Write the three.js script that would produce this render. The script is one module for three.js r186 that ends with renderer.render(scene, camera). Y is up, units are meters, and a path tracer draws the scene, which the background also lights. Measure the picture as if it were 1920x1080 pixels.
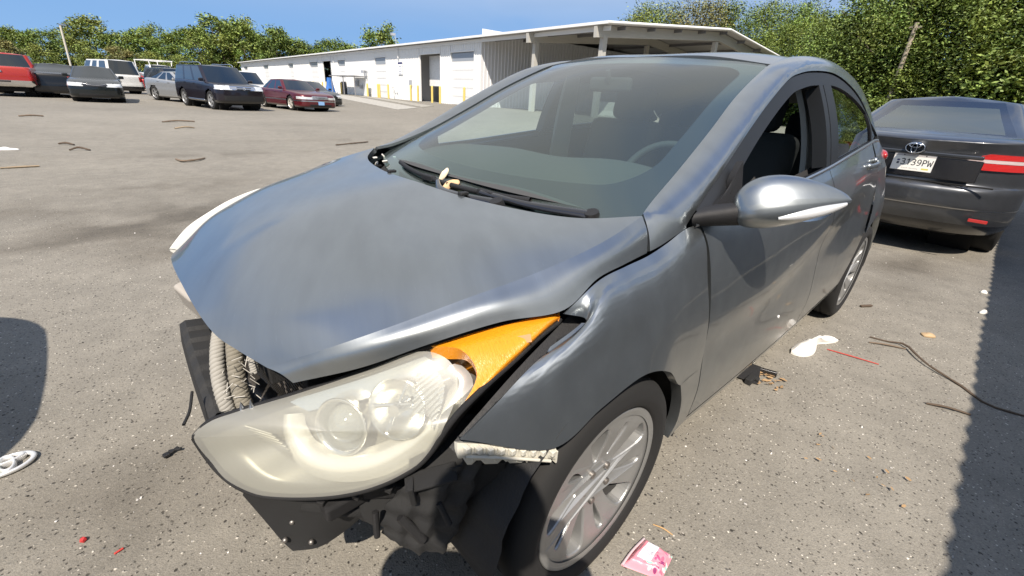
import * as THREE from 'three';
import { mergeGeometries, mergeVertices, toCreasedNormals } from 'three/addons/utils/BufferGeometryUtils.js';
import { RoundedBoxGeometry } from 'three/addons/geometries/RoundedBoxGeometry.js';
import { MarchingCubes } from 'three/addons/objects/MarchingCubes.js';

// ---------------------------------------------------------------- camera, sky, sun, exposure
// metres; y up; the hatchback points along -x with its left side towards +z, front axle at x = 0
const scene = new THREE.Scene();
const camera = new THREE.PerspectiveCamera(67.16, 1920 / 1080, 0.05, 2000);
camera.position.set(-0.753, 1.2055, 1.2776);
{
  const yaw = -0.76543, pitch = 0.41189, roll = 0.06256;
  const f = new THREE.Vector3(-Math.sin(yaw) * Math.cos(pitch), -Math.sin(pitch), -Math.cos(yaw) * Math.cos(pitch));
  const r0 = new THREE.Vector3(Math.cos(yaw), 0, -Math.sin(yaw));
  const u0 = new THREE.Vector3().crossVectors(r0, f);
  const r = r0.clone().multiplyScalar(Math.cos(roll)).addScaledVector(u0, Math.sin(roll));
  const u = u0.clone().multiplyScalar(Math.cos(roll)).addScaledVector(r0, -Math.sin(roll));
  camera.quaternion.setFromRotationMatrix(new THREE.Matrix4().makeBasis(r, u, f.clone().negate()));
}
const renderer = new THREE.WebGLRenderer({ antialias: true });
renderer.toneMapping = THREE.LinearToneMapping;
renderer.toneMappingExposure = 1.52;
renderer.shadowMap.enabled = true;
renderer.shadowMap.type = THREE.PCFSoftShadowMap;

// seeded random numbers and value noise
function rng(seed) { let s = seed >>> 0; return () => { s = (s + 0x6D2B79F5) >>> 0; let t = s; t = Math.imul(t ^ (t >>> 15), t | 1); t ^= t + Math.imul(t ^ (t >>> 7), t | 61); return ((t ^ (t >>> 14)) >>> 0) / 4294967296; }; }
function hash2(x, y, s) { let h = Math.imul(x | 0, 374761393) ^ Math.imul(y | 0, 668265263) ^ Math.imul(s | 0, 2147483647 ^ 0x5bd1e995); h = Math.imul(h ^ (h >>> 13), 1274126177); return ((h ^ (h >>> 16)) >>> 0) / 4294967296; }
const sm = t => t * t * (3 - 2 * t);
function vnoise(x, y, s = 1, per = 0) {
  const xi = Math.floor(x), yi = Math.floor(y), fx = sm(x - xi), fy = sm(y - yi);
  const w = v => per ? ((v % per) + per) % per : v;
  const a = hash2(w(xi), w(yi), s), b = hash2(w(xi + 1), w(yi), s), c = hash2(w(xi), w(yi + 1), s), d = hash2(w(xi + 1), w(yi + 1), s);
  return a + (b - a) * fx + (c - a) * fy + (a - b - c + d) * fx * fy;
}
function fbm(x, y, o = 5, s = 1, per = 0) { let v = 0, a = 0.5, f = 1, n = 0; for (let i = 0; i < o; i++) { v += a * vnoise(x * f, y * f, s + i * 17, per * f); n += a; a *= 0.5; f *= 2; } return v / n; }
const clamp = (x, a = 0, b = 1) => Math.min(b, Math.max(a, x));
const smooth = (a, b, x) => sm(clamp((x - a) / (b - a)));
const lerp = (a, b, t) => a + (b - a) * t;

const SUN = new THREE.Vector3(-0.60, 1.0, 0.53).normalize();
{ // sky of blue air with broken fair-weather cloud
  const W = 1024, H = 512, d = new Float32Array(W * H * 4);
  for (let j = 0; j < H; j++) for (let i = 0; i < W; i++) {
    const el = ((j + 0.5) / H - 0.5) * Math.PI, az = ((i + 0.5) / W - 0.5) * 2 * Math.PI;
    const y = Math.sin(el), c = Math.cos(el), x = c * Math.cos(az), z = c * Math.sin(az), k = (j * W + i) * 4;
    let r, g, b;
    const h = Math.max(y, 0), t = Math.pow(h, 0.42);
    r = lerp(0.50, 0.13, t); g = lerp(0.84, 0.38, t); b = lerp(1.28, 1.0, t);
    const sd = Math.max(0, x * SUN.x + y * SUN.y + z * SUN.z), au = 0.25 * Math.pow(sd, 24) + 0.12 * Math.pow(sd, 5);
    r += au; g += au; b += au;
    if (y > 0.01) {
      const q = 1 / (y + 0.10), px = x * q, pz = z * q;
      const wx = fbm(px * 0.7 + 9, pz * 0.7, 3, 71) - 0.5, wz = fbm(px * 0.7, pz * 0.7 + 4, 3, 55) - 0.5;
      const n = fbm(px * 0.85 + 2.4 * wx + 3.1, pz * 0.85 + 2.4 * wz + 1.7, 6, 11);
      const big = fbm(px * 0.22 + 1.3, pz * 0.22 + 5.2, 2, 33);
      let a = smooth(0.28, 0.54, n + (big - 0.5) * 0.5) * smooth(0.08, 0.36, y) * 0.94;
      const th = smooth(0.45, 0.8, n), cl = lerp(1.30, 1.0, th) ;
      r = lerp(r, cl * 0.97, a); g = lerp(g, cl * 0.985, a); b = lerp(b, cl, a);
    }
    if (y < 0) { r = 0.30; g = 0.29; b = 0.26; }
    d[k] = r; d[k + 1] = g; d[k + 2] = b; d[k + 3] = 1;
  }
  const sky = new THREE.DataTexture(d, W, H, THREE.RGBAFormat, THREE.FloatType);
  sky.mapping = THREE.EquirectangularReflectionMapping; sky.magFilter = THREE.LinearFilter; sky.minFilter = THREE.LinearFilter; sky.wrapS = THREE.RepeatWrapping; sky.needsUpdate = true;
  scene.background = sky; scene.environment = sky; scene.backgroundIntensity = 0.46; scene.environmentIntensity = 0.46;
}
const sun = new THREE.DirectionalLight(0xfff3e4, 4.8);
sun.position.copy(SUN).multiplyScalar(60); sun.target.position.set(0, 0, 0);
sun.castShadow = true; sun.shadow.mapSize.set(4096, 4096); sun.shadow.radius = 1;
Object.assign(sun.shadow.camera, { left: -60, right: 60, top: 60, bottom: -60, near: 1, far: 200 });
scene.add(sun, sun.target);

// ---------------------------------------------------------------- textures and materials
function dataTex(n, m, fn, srgb = true, rep = 1) {
  const d = new Uint8Array(n * m * 4);
  for (let j = 0; j < m; j++) for (let i = 0; i < n; i++) { const c = fn(i, j), k = (j * n + i) * 4; d[k] = clamp(c[0]) * 255; d[k + 1] = clamp(c[1]) * 255; d[k + 2] = clamp(c[2]) * 255; d[k + 3] = c[3] === undefined ? 255 : clamp(c[3]) * 255; }
  const t = new THREE.DataTexture(d, n, m, THREE.RGBAFormat); t.wrapS = t.wrapT = THREE.RepeatWrapping; t.magFilter = THREE.LinearFilter; t.minFilter = THREE.LinearMipmapLinearFilter; t.generateMipmaps = true;
  if (srgb) t.colorSpace = THREE.SRGBColorSpace; t.repeat.set(rep, rep); t.needsUpdate = true; return t;
}
const lin = (r, g, b) => new THREE.Color().setRGB(r, g, b);
const std = (c, o = {}) => new THREE.MeshStandardMaterial({ color: Array.isArray(c) ? lin(...c) : c, side: THREE.DoubleSide, roughness: 0.6, metalness: 0, ...o });
const phy = (c, o = {}) => new THREE.MeshPhysicalMaterial({ color: Array.isArray(c) ? lin(...c) : c, side: THREE.DoubleSide, ...o });
// dust and handling marks: grain for roughness and colour, in metres
const dustCol = dataTex(512, 512, (i, j) => { const a = fbm(i / 32, j / 32, 5, 5, 16), s = hash2(i, j, 9) > 0.9975 ? 0.10 : 0; const v = 0.90 + 0.10 * a + s; return [v, v, v * 0.99]; }, true, 1.4);
const dustRough = dataTex(512, 512, (i, j) => { const a = fbm(i / 40, j / 40, 5, 8, 12.8 | 0), b = vnoise(i / 3, j / 3, 4, 0); const v = 0.88 + 0.09 * a + 0.04 * b; return [v, v, v]; }, false, 1.1);
const plasticBump = dataTex(256, 256, (i, j) => { const v = hash2(i >> 1, j >> 1, 3); return [v, v, v]; }, false, 12);

function carPaint(c, o = {}) { return phy(c, { metalness: 0.55, roughness: 0.42, clearcoat: 1, clearcoatRoughness: 0.06, map: dustCol, roughnessMap: dustRough, ...o }); }
const M = {
  paint: carPaint([0.305, 0.330, 0.350], { metalness: 0.90, roughness: 0.36, clearcoat: 0.65, clearcoatRoughness: 0.05 }),
  blackGloss: phy([0.012, 0.012, 0.014], { roughness: 0.25, clearcoat: 0.6, clearcoatRoughness: 0.1 }),
  black: std([0.011, 0.011, 0.012], { roughness: 0.62, bumpMap: plasticBump, bumpScale: 0.0004 }),
  blackDusty: std([0.020, 0.0205, 0.0215], { roughness: 0.75, map: dustCol, bumpMap: plasticBump, bumpScale: 0.0006 }),
  voidBlack: std([0.008, 0.008, 0.008], { roughness: 0.95 }),
  steelDark: std([0.02, 0.02, 0.02], { roughness: .85 }),
  rubber: std([0.013, 0.013, 0.013], { roughness: 0.85 }),
  chrome: std([0.75, 0.76, 0.78], { metalness: 1, roughness: 0.14 }),
  satin: std([0.55, 0.56, 0.57], { metalness: 1, roughness: 0.32 }),
  alloy: std([0.40, 0.405, 0.41], { metalness: 0.6, roughness: 0.42, map: dustCol }),
  steel: std([0.30, 0.28, 0.26], { metalness: 0.9, roughness: 0.5 }),
  rust: std([0.20, 0.09, 0.035], { metalness: 0.2, roughness: 0.9 }),
  glass: phy([0.80, 0.90, 0.86], { transmission: 1, thickness: 0, roughness: 0.02, ior: 1.5 }),
  tint: phy([0.22, 0.25, 0.25], { transmission: 1, thickness: 0, roughness: 0.02, ior: 1.5 }),
};

// ---------------------------------------------------------------- geometry helpers
const V = (x, y, z) => new THREE.Vector3(x, y, z);
const taken = {};
function numbered(n) { if (!(n in taken)) { taken[n] = 0; return n; } taken[n]++; return n + '_' + String(taken[n]).padStart(3, '0'); }
function thing(name, label, category, pos = [0, 0, 0], turn = 0, group) {
  const o = new THREE.Group(); o.name = numbered(name); o.position.set(...pos); o.rotation.y = turn; o.userData = { label, category }; if (group) o.userData.group = group; scene.add(o); return o;
}
function shadows(m) { m.castShadow = true; m.receiveShadow = true; return m; }
function part(parent, name, geo, mat, label) {
  const g = Array.isArray(geo) ? join(geo) : geo;
  const m = shadows(new THREE.Mesh(g, mat)); m.name = name; if (label) m.userData.label = label; parent.add(m); return m;
}
function single(name, geo, mat, label, category, group) { // a thing that is one mesh
  const m = part(scene, numbered(name), geo, mat); m.userData = { label, category }; if (group) m.userData.group = group; return m;
}
function struct(name, geo, mat) { const m = part(scene, name, geo, mat); m.userData = { kind: 'structure' }; return m; }
function plain(g) { // position, normal, uv only, non-indexed
  let h = g.index ? g.toNonIndexed() : g.clone();
  for (const k of Object.keys(h.attributes)) if (!['position', 'normal', 'uv'].includes(k)) h.deleteAttribute(k);
  if (!h.attributes.normal) h.computeVertexNormals();
  if (!h.attributes.uv) boxUV(h);
  h.morphAttributes = {}; return h;
}
function boxUV(g) { const p = g.attributes.position, u = new Float32Array(p.count * 2); for (let i = 0; i < p.count; i++) { u[2 * i] = p.getX(i) + 0.37 * p.getZ(i); u[2 * i + 1] = p.getY(i) + 0.61 * p.getZ(i); } g.setAttribute('uv', new THREE.BufferAttribute(u, 2)); return g; }
function join(list) { return list.length === 1 ? list[0] : mergeGeometries(list.map(plain), false); }
function weld(list, deg = 24) { // join sheets, smooth across shared edges, keep creases
  const gs = list.map(g => { const h = g.index ? g.toNonIndexed() : g.clone(); for (const k of Object.keys(h.attributes)) if (k !== 'position') h.deleteAttribute(k); return h; });
  let g = mergeVertices(gs.length > 1 ? mergeGeometries(gs, false) : gs[0], 2e-4);
  g = toCreasedNormals(g, deg * Math.PI / 180); return boxUV(g);
}
function mirror(g) { const h = g.index ? g.toNonIndexed() : g.clone(); for (const n of ['position', 'normal']) { const a = h.attributes[n]; if (!a) continue; for (let i = 0; i < a.count; i++) a.setZ(i, -a.getZ(i)); }
  for (const n of Object.keys(h.attributes)) { const a = h.attributes[n], s = a.itemSize; for (let i = 0; i < a.count; i += 3) for (let k = 0; k < s; k++) { const t = a.array[(i + 1) * s + k]; a.array[(i + 1) * s + k] = a.array[(i + 2) * s + k]; a.array[(i + 2) * s + k] = t; } }
  return h; }
function cm(pts, t) { // centripetal spline through points at parameter t
  const c = pts.c || (pts.c = new THREE.CatmullRomCurve3(pts.map(p => p.isVector3 ? p : V(...p)), false, 'centripetal')); return c.getPoint(clamp(t)); }
function rowsGrid(rows, nu, nv, smoothV = true) { // rows of control points -> grid [v][u]
  const cols = []; for (let j = 0; j <= nu; j++) cols.push(rows.map(r => r.length === 2 ? V(...r[0]).lerp(V(...r[1]), j / nu) : cm(r, j / nu)));
  const P = []; for (let i = 0; i <= nv; i++) { const row = []; for (let j = 0; j <= nu; j++) { const c = cols[j], t = i / nv;
    if (c.length === 2 || !smoothV) { const s = t * (c.length - 1), k = Math.min(c.length - 2, Math.floor(s)); row.push(c[k].clone().lerp(c[k + 1], s - k)); } else row.push(cm(c, t)); } P.push(row); }
  return P;
}
function gridGeo(P) {
  const n = P.length, m = P[0].length, pos = [], idx = [];
  for (const r of P) for (const p of r) pos.push(p.x, p.y, p.z);
  for (let i = 0; i < n - 1; i++) for (let j = 0; j < m - 1; j++) { const a = i * m + j; idx.push(a, a + 1, a + m, a + 1, a + m + 1, a + m); }
  const g = new THREE.BufferGeometry(); g.setAttribute('position', new THREE.Float32BufferAttribute(pos, 3)); g.setIndex(idx); g.computeVertexNormals(); return boxUV(g);
}
// rim of a sheet folded inwards: gives a panel its edge. inward = point the fold heads for
function flange(P, d, inside, sides = 'tblr') {
  const g = gridGeo(P), nA = g.attributes.normal, m = P[0].length, n = P.length, out = [];
  const off = (i, j) => { const k = i * m + j, N = V(nA.getX(k), nA.getY(k), nA.getZ(k)); const to = inside.clone().sub(P[i][j]); if (N.dot(to) < 0) N.negate(); return P[i][j].clone().addScaledVector(N, d); };
  const strip = (list) => out.push(gridGeo([list.map(([i, j]) => P[i][j].clone()), list.map(([i, j]) => off(i, j))]));
  const A = (k, f) => Array.from({ length: k }, (_, q) => f(q));
  if (sides.includes('t')) strip(A(m, j => [0, j])); if (sides.includes('b')) strip(A(m, j => [n - 1, j]));
  if (sides.includes('l')) strip(A(n, i => [i, 0])); if (sides.includes('r')) strip(A(n, i => [i, m - 1]));
  return out;
}
const box = (w, h, d, x = 0, y = 0, z = 0, r = 0.004) => { const g = new RoundedBoxGeometry(w, h, d, 2, Math.min(r, w / 2.01, h / 2.01, d / 2.01)); g.translate(x, y, z); return g; };
function rot(g, x = 0, y = 0, z = 0) { if (x) g.rotateX(x); if (y) g.rotateY(y); if (z) g.rotateZ(z); return g; }
const mv = (g, x, y, z) => g.translate(x, y, z);
function tube(pts, r, seg = 32, rad = 8) { return new THREE.TubeGeometry(new THREE.CatmullRomCurve3(pts.map(p => p.isVector3 ? p : V(...p)), false, 'centripetal'), seg, r, rad, false); }
function bar(a, b, r, seg = 8) { const A = V(...a), B = V(...b), g = new THREE.CylinderGeometry(r, r, A.distanceTo(B), seg); g.applyQuaternion(new THREE.Quaternion().setFromUnitVectors(V(0, 1, 0), B.clone().sub(A).normalize())); return g.translate((A.x + B.x) / 2, (A.y + B.y) / 2, (A.z + B.z) / 2); }
// ring of loops: loops = arrays of points of equal count, closed
function loopsGeo(L, close = true) { return gridGeo(L.map(l => close ? [...l, l[0].clone()] : l)); }
function extrude(pts, depth, bevel = 0.003, holes = []) { const s = new THREE.Shape(pts.map(p => new THREE.Vector2(...p))); for (const h of holes) s.holes.push(new THREE.Path(h.map(p => new THREE.Vector2(...p)))); return new THREE.ExtrudeGeometry(s, { depth, bevelEnabled: bevel > 0, bevelSize: bevel, bevelThickness: bevel, bevelSegments: 2, curveSegments: 12 }); }
function interp(tab) { // smooth interpolation of [x, a, b] rows over x
  return x => { const n = tab.length; if (x <= tab[0][0]) return tab[0].slice(1); if (x >= tab[n - 1][0]) return tab[n - 1].slice(1);
    let k = 0; while (tab[k + 1][0] < x) k++; const h = tab[k + 1][0] - tab[k][0], t = (x - tab[k][0]) / h;
    const sl = (i, c) => i <= 0 ? (tab[1][c] - tab[0][c]) / (tab[1][0] - tab[0][0]) : i >= n - 1 ? (tab[n - 1][c] - tab[n - 2][c]) / (tab[n - 1][0] - tab[n - 2][0]) : (tab[i + 1][c] - tab[i - 1][c]) / (tab[i + 1][0] - tab[i - 1][0]);
    return tab[0].slice(1).map((_, q) => { const c = q + 1, a = tab[k][c], b = tab[k + 1][c], ma = sl(k, c) * h, mb = sl(k + 1, c) * h; return (2 * t ** 3 - 3 * t * t + 1) * a + (t ** 3 - 2 * t * t + t) * ma + (-2 * t ** 3 + 3 * t * t) * b + (t ** 3 - t * t) * mb; }); };
}
// ---------------------------------------------------------------- grey hatchback
const IN = V(1.2, 0.62, 0);
const mz = r => r.map(([x, y, z]) => [x, y, -z]);
const car = thing('grey_hatchback', 'metallic grey five-door hatchback with its front bumper missing', 'car');
const both = (name, geo, mat) => { const g = plain(Array.isArray(geo) ? join(geo) : geo); return [part(car, name, g, mat), part(car, name, mirror(g), mat)]; };
{ // hood
  const C0 = [[0, .937, 0], [-.11, .92, 0], [-.21, .902, 0], [-.31, .880, 0], [-.41, .853, 0], [-.51, .817, 0], [-.60, .775, 0], [-.671, .735, 0]];
  const C1 = [[.035, .928, .3], [-.08, .913, .3], [-.19, .894, .3], [-.29, .873, .3], [-.39, .846, .3], [-.49, .810, .3], [-.58, .767, .3], [-.657, .718, .295]];
  const C1b = [[.118, .933, .59], [.008, .918, .585], [-.095, .901, .572], [-.205, .877, .55], [-.325, .849, .517], [-.435, .814, .476], [-.535, .775, .43], [-.634, .708, .368]];
  const C2 = [[.215, .955, .722], [.077, .921, .727], [-.026, .895, .716], [-.136, .866, .690], [-.278, .834, .650], [-.400, .796, .602], [-.501, .757, .545], [-.604, .696, .445]];
  const C3 = [[.190, .876, .767], [.087, .869, .772], [-.004, .854, .768], [-.108, .808, .768], [-.236, .797, .715], [-.371, .764, .655], [-.472, .719, .588], [-.575, .678, .500]];
  const top = rowsGrid([mz(C2), mz(C1b), mz(C1), C0, C1, C1b, C2], 70, 84);
  const geos = [gridGeo(top), ...flange(top, .022, IN, 'lr')];
  for (const [a, b] of [[C2, C3], [mz(C2), mz(C3)]]) { const mid = a.map((p, i) => [(p[0] + b[i][0]) / 2, (p[1] + b[i][1]) / 2 + .007, (p[2] + b[i][2]) / 2 + (p[2] > 0 ? .006 : -.006)]); const g = rowsGrid([a, mid, b], 70, 10); geos.push(gridGeo(g), ...flange(g, .024, IN, 'blr')); }
  part(car, 'hood', geos, M.paint);
}
// side body rows over x: [x, y, z]
const R = [
  [[.335, .922, .787], [.6, .945, .803], [.9, .968, .813], [1.23, 1.0, .82], [1.43, 1.02, .82], [1.72, 1.05, .812], [2.2, 1.085, .785], [2.5, 1.10, .762], [2.8, 1.085, .742], [3.2, 1.03, .715]],
  [[.335, .865, .812], [.6, .87, .84], [.9, .885, .855], [1.2, .915, .858], [1.43, .945, .855], [1.83, .985, .84], [2.2, 1.01, .818], [2.45, 1.015, .802], [2.9, 1.01, .77], [3.25, .99, .725]],
  [[.34, .70, .862], [.5, .66, .870], [.85, .665, .883], [1.15, .715, .886], [1.43, .785, .884], [1.83, .885, .870], [2.2, .925, .850], [2.45, .94, .833], [2.9, .955, .80], [3.28, .95, .735]],
  [[.34, .56, .872], [.5, .545, .873], [.85, .56, .873], [1.15, .60, .871], [1.43, .66, .868], [1.83, .74, .862], [2.2, .79, .858], [2.45, .81, .855], [2.9, .81, .82], [3.28, .79, .74]],
  [[.34, .42, .880], [.85, .42, .886], [1.43, .43, .887], [1.83, .45, .887], [2.2, .50, .888], [2.9, .55, .87], [3.28, .55, .78]],
  [[.34, .305, .870], [.85, .298, .875], [1.43, .295, .875], [1.9, .305, .875], [2.35, .32, .875]],
].map(interp);
const sideRow = (k, x) => { const [y, z] = R[k](x); return V(x, y, z); };
const sideAt = (x, v) => cm([0, 1, 2, 3, 4, 5].map(k => sideRow(k, x)), v / 5); // v: 0 belt .. 5 sill
function sidePanel(xa, xb, v0, v1, nu, nv, crease = true) { // panel of the body side between two cut lines xa(y), xb(y)
  const grid = (a, b, n) => { const P = []; for (let i = 0; i <= n; i++) { const v = lerp(a, b, i / n); const row = []; for (let j = 0; j <= nu; j++) { const y = sideAt(0.9, v).y; let xl = xa(v), xr = xb(v); const x = lerp(xl, xr, j / nu); row.push(sideAt(x, v)); } P.push(row); } return P; };
  if (!crease || v0 >= 2 || v1 <= 2) { const g = grid(v0, v1, nv); return [gridGeo(g), ...flange(g, .022, IN)]; }
  const a = grid(v0, 2, Math.round(nv * .45)), b = grid(2, v1, Math.round(nv * .55));
  return [gridGeo(a), gridGeo(b), ...flange(a, .022, IN, 'tlr'), ...flange(b, .022, IN, 'blr')];
}
{ // front fender
  const E = (x, v) => { const p = sideAt(x, v); return [p.x, p.y, p.z]; };
  const f0 = [[-.116, .804, .776], [-.006, .852, .774], [.084, .866, .778], [.180, .874, .778], [.256, .893, .781], [.325, .920, .787], E(.391, .04)];
  const f1 = [[-.228, .744, .806], [-.110, .781, .842], [-.005, .787, .847], [.110, .786, .846], [.215, .792, .844], [.31, .798, .842], E(.404, 1.42)];
  const f2 = [[-.328, .704, .814], [-.215, .695, .850], [-.09, .703, .870], [.04, .707, .874], [.16, .70, .875], [.29, .685, .870], E(.424, 2.12)];
  const f3 = [[-.406, .666, .815], [-.225, .588, .880], [-.10, .630, .892], [.05, .648, .896], [.18, .60, .896], [.285, .51, .890], E(.440, 3.42)];
  const f05 = f0.map((p, i) => i === 0 ? [-.066, .783, .796] : [lerp(p[0], f1[i][0], .45), lerp(p[1], f1[i][1], .45) + .012, lerp(p[2], f1[i][2], .45) + .006]);
  const g = rowsGrid([f0, f05, f1, f2, f3], 64, 44);
  const low = rowsGrid([[[.285, .51, .890], [.325, .43, .889], [.338, .35, .886], [.325, .29, .878]], [[.36, .505, .884], [.385, .43, .884], [.395, .35, .880], [.395, .29, .874]], [E(.440, 3.42), E(.445, 3.95), E(.450, 4.5), E(.455, 4.98)]], 14, 8);
  const geo = [weld([gridGeo(g), gridGeo(low)], 30), ...flange(g, .006, IN, 'tl'), ...flange(g, .02, IN, 'br'), ...flange(low, .03, V(.1, .4, 0), 'tr'), ...flange(low, .02, IN, 'b')];
  both('front_fender', geo, M.paint);
}
const doorF0 = v => .396 + .064 * Math.pow(clamp(v / 5), .7), doorF1 = v => 1.425 + .105 * smooth(0, 3.2, v);
const archX = (y, s, c = 2.65, r = .358) => { const d = r * r - (y - .316) ** 2; return d > 0 ? c + s * Math.sqrt(d) : c; };
const rdoor1 = v => { const y = sideAt(2.45, v).y; let x = 2.40 + .10 * smooth(0, 2, v); if (y < .70) x = Math.min(x, archX(y, -1) + .0); return Math.min(x, v > 3.2 ? lerp(2.47, 2.30, (v - 3.2) / 1.8) : 9); };
{
  const fd = join(sidePanel(doorF0, doorF1, 0.02, 5, 44, 40)), rd = join(sidePanel(v => doorF1(v) + .006, rdoor1, 0.02, 5, 40, 40));
  const F = both('front_door', fd, M.paint), B = both('rear_door', rd, M.paint);
  // pull handles: a bowed bar on two feet over a scooped cup
  for (const [x, set] of [[1.28, F], [2.24, B]]) {
    const s = sideAt(x, 1.15), yy = s.y, z0 = s.z, hg = [];
    const n = 14, L = []; for (let i = 0; i <= n; i++) { const t = i / n, xx = x - .105 + .21 * t, o = .034 * Math.pow(Math.sin(Math.PI * clamp(t * .92 + .04)), .5); const l = []; for (let k = 0; k < 10; k++) { const a = k / 10 * 2 * Math.PI; const w = .017 * (0.75 + .25 * Math.sin(Math.PI * t)); l.push(V(xx, yy + .02 * (t - .5) + w * Math.cos(a), sideAt(xx, 1.15).z + o + .009 * Math.sin(a))); } L.push(l); }
    hg.push(loopsGeo(L)); for (const t of [-.1, .1]) hg.push(mv(new THREE.SphereGeometry(.017, 10, 8), x + t, yy + .02 * (t / .21), sideAt(x + t, 1.15).z + .006));
    const hh = join(hg); part(set[0], 'door_handle', hh, M.paint); part(set[1], 'door_handle', mirror(hh), M.paint);
  }
  const sill = []; { const P = []; for (const [dy, dz] of [[-.004, .0], [-.012, -.003], [-.035, -.008], [-.065, -.022], [-.085, -.05], [-.09, -.12]]) { const r = []; for (let j = 0; j <= 40; j++) { const x = lerp(.40, 2.29, j / 40), q = sideRow(5, x); r.push(V(x, q.y + dy, q.z + dz)); } P.push(r); } sill.push(gridGeo(P)); }
  both('rocker_panel', sill, M.paint);
}
{ // quarter panel with rear arch, tail corner and rear bumper
  const A = t => { const a = lerp(Math.PI * .70, -.02, t); return [2.65 + .358 * Math.cos(a), .316 + .358 * Math.sin(a), .890 - .02 * t * t]; };
  const xs = k => [2.51, 2.60, 2.70, 2.82, 2.95, 3.08, 3.20].map(x => { const q = sideRow(k, x - (k === 0 ? .08 : 0)); return [q.x, q.y, q.z]; });
  const b = [0, 1, 2, 3, 4, 5, 6].map(i => A(i / 6));
  const r0 = xs(0), r1 = xs(1), r2 = xs(2), r3 = xs(3); r3[0] = [2.495, .73, .872]; r3[1] = [2.6, .76, .875]; r3[2] = [2.72, .765, .874]; r3[3] = [2.86, .74, .866]; r3[4] = [2.98, .66, .852]; r3[5] = [3.06, .55, .84]; r3[6] = [3.09, .42, .83];
  for (let i = 3; i < 7; i++) r2[i] = [[2.86, .95, .81], [3.0, .93, .79], [3.13, .86, .77], [3.2, .72, .765]][i - 3];
  const up = rowsGrid([r0, r1, r2], 40, 16), lo = rowsGrid([r2, r3, b], 40, 18);
  both('quarter_panel', [gridGeo(up), gridGeo(lo), ...flange(lo, .03, V(2.65, .4, 0), 'b'), ...flange(up, .02, IN, 'l')], M.paint);
  // rear bumper and tailgate, wrapped round the tail
  const plan = (d, z0) => [[3.06 - d, 0, z0], [3.22 - d, 0, z0 - .03], [3.34 - d, 0, z0 - .14], [3.40 - d, 0, z0 - .38], [3.415 - d, 0, 0]];
  const wrap = (d, y, z0) => { const h = plan(d, z0).map(([x, , z]) => [x, y, z]); return [...h, ...h.slice(0, 4).reverse().map(([x, y2, z]) => [x, y2, -z])]; };
  const bp = rowsGrid([wrap(.06, .70, .78), wrap(.0, .66, .82), wrap(.0, .52, .84), wrap(.02, .38, .83), wrap(.10, .24, .80)], 64, 20);
  part(car, 'rear_bumper', [gridGeo(bp), ...flange(bp, .02, IN, 't')], M.paint);
  const tg = rowsGrid([wrap(.10, 1.03, .715), wrap(.07, .95, .735), wrap(.05, .86, .755), wrap(.05, .715, .775)], 64, 16);
  part(car, 'tailgate', [gridGeo(tg), ...flange(tg, .02, IN, 'tb')], M.paint);
  const tl = new THREE.SphereGeometry(1, 24, 16); tl.scale(.13, .045, .035); tl.rotateZ(-.12); tl.rotateY(.42); mv(tl, 3.06, .992, .722);
  both('tail_lamp', tl, phy([.45, .02, .02], { roughness: .15, transmission: .25, clearcoat: 1 }));
}
// upper body side: pillar and rail between glass and door frames
const railIn = [[.224, .960, .718], [.295, .976, .695], [.48, 1.045, .66], [.69, 1.147, .63], [.89, 1.25, .60], [1.09, 1.337, .58], [1.20, 1.378, .572], [1.38, 1.418, .562], [1.72, 1.447, .548], [2.1, 1.447, .535], [2.5, 1.42, .525], [2.82, 1.365, .52], [3.02, 1.295, .515]];
const railOut = [[.335, .928, .783], [.40, .965, .773], [.57, 1.06, .752], [.75, 1.165, .728], [.92, 1.25, .706], [1.09, 1.325, .69], [1.19, 1.347, .684], [1.33, 1.366, .68], [1.62, 1.38, .68], [1.95, 1.355, .68], [2.25, 1.30, .687], [2.5, 1.22, .70], [2.69, 1.13, .725]];
{
  const up = [0.2, .5, .8].map((t, k) => railIn.map((p, i) => { const o = railOut[i], w = [.016, .026, .020][k] * (i < 2 ? .5 + .3 * i : 1); return [lerp(p[0], o[0], t), lerp(p[1], o[1], t) + w * .75, lerp(p[2], o[2], t) + w * .75]; }));
  const g = rowsGrid([railIn, ...up, railOut], 110, 14);
  // lower end of the pillar beside the hood, one skin with the pillar
  const colm = g.map(r => r[0]), n0 = colm.length - 1, base = [0, .25, .5, .75, 1].map(t => colm.map((p, i) => { const q = V(lerp(.198, .330, i / n0), lerp(.880, .924, Math.pow(i / n0, 1.3)), lerp(.770, .787, i / n0)); return p.clone().lerp(q, t).add(V(0, 0, .006 * Math.sin(Math.PI * t) * (1 - i / n0))); }));
  const c = rowsGrid([[railIn[12], [3.16, 1.16, .60], [3.26, 1.03, .66]], [[2.87, 1.23, .645], [3.03, 1.12, .68], [3.18, 1.035, .70]], [[2.69, 1.13, .725], [2.80, 1.10, .735], [2.95, 1.06, .735]]], 14, 14);
  both('roof_side_rail', [weld([gridGeo(g), gridGeo(base)], 50), gridGeo(c), ...flange(g, .03, IN, 'b'), ...flange(g, .012, IN, 't'), ...flange(base, .012, IN, 'bl')], M.paint);
  both('pillar_lining', gridGeo(g.map(r => r.filter((_, j) => j > 8 && j < 106).map(p => V(p.x + .01, p.y - .035, p.z - .045)))), std([.06, .06, .058], { roughness: .95 }));
}
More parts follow.
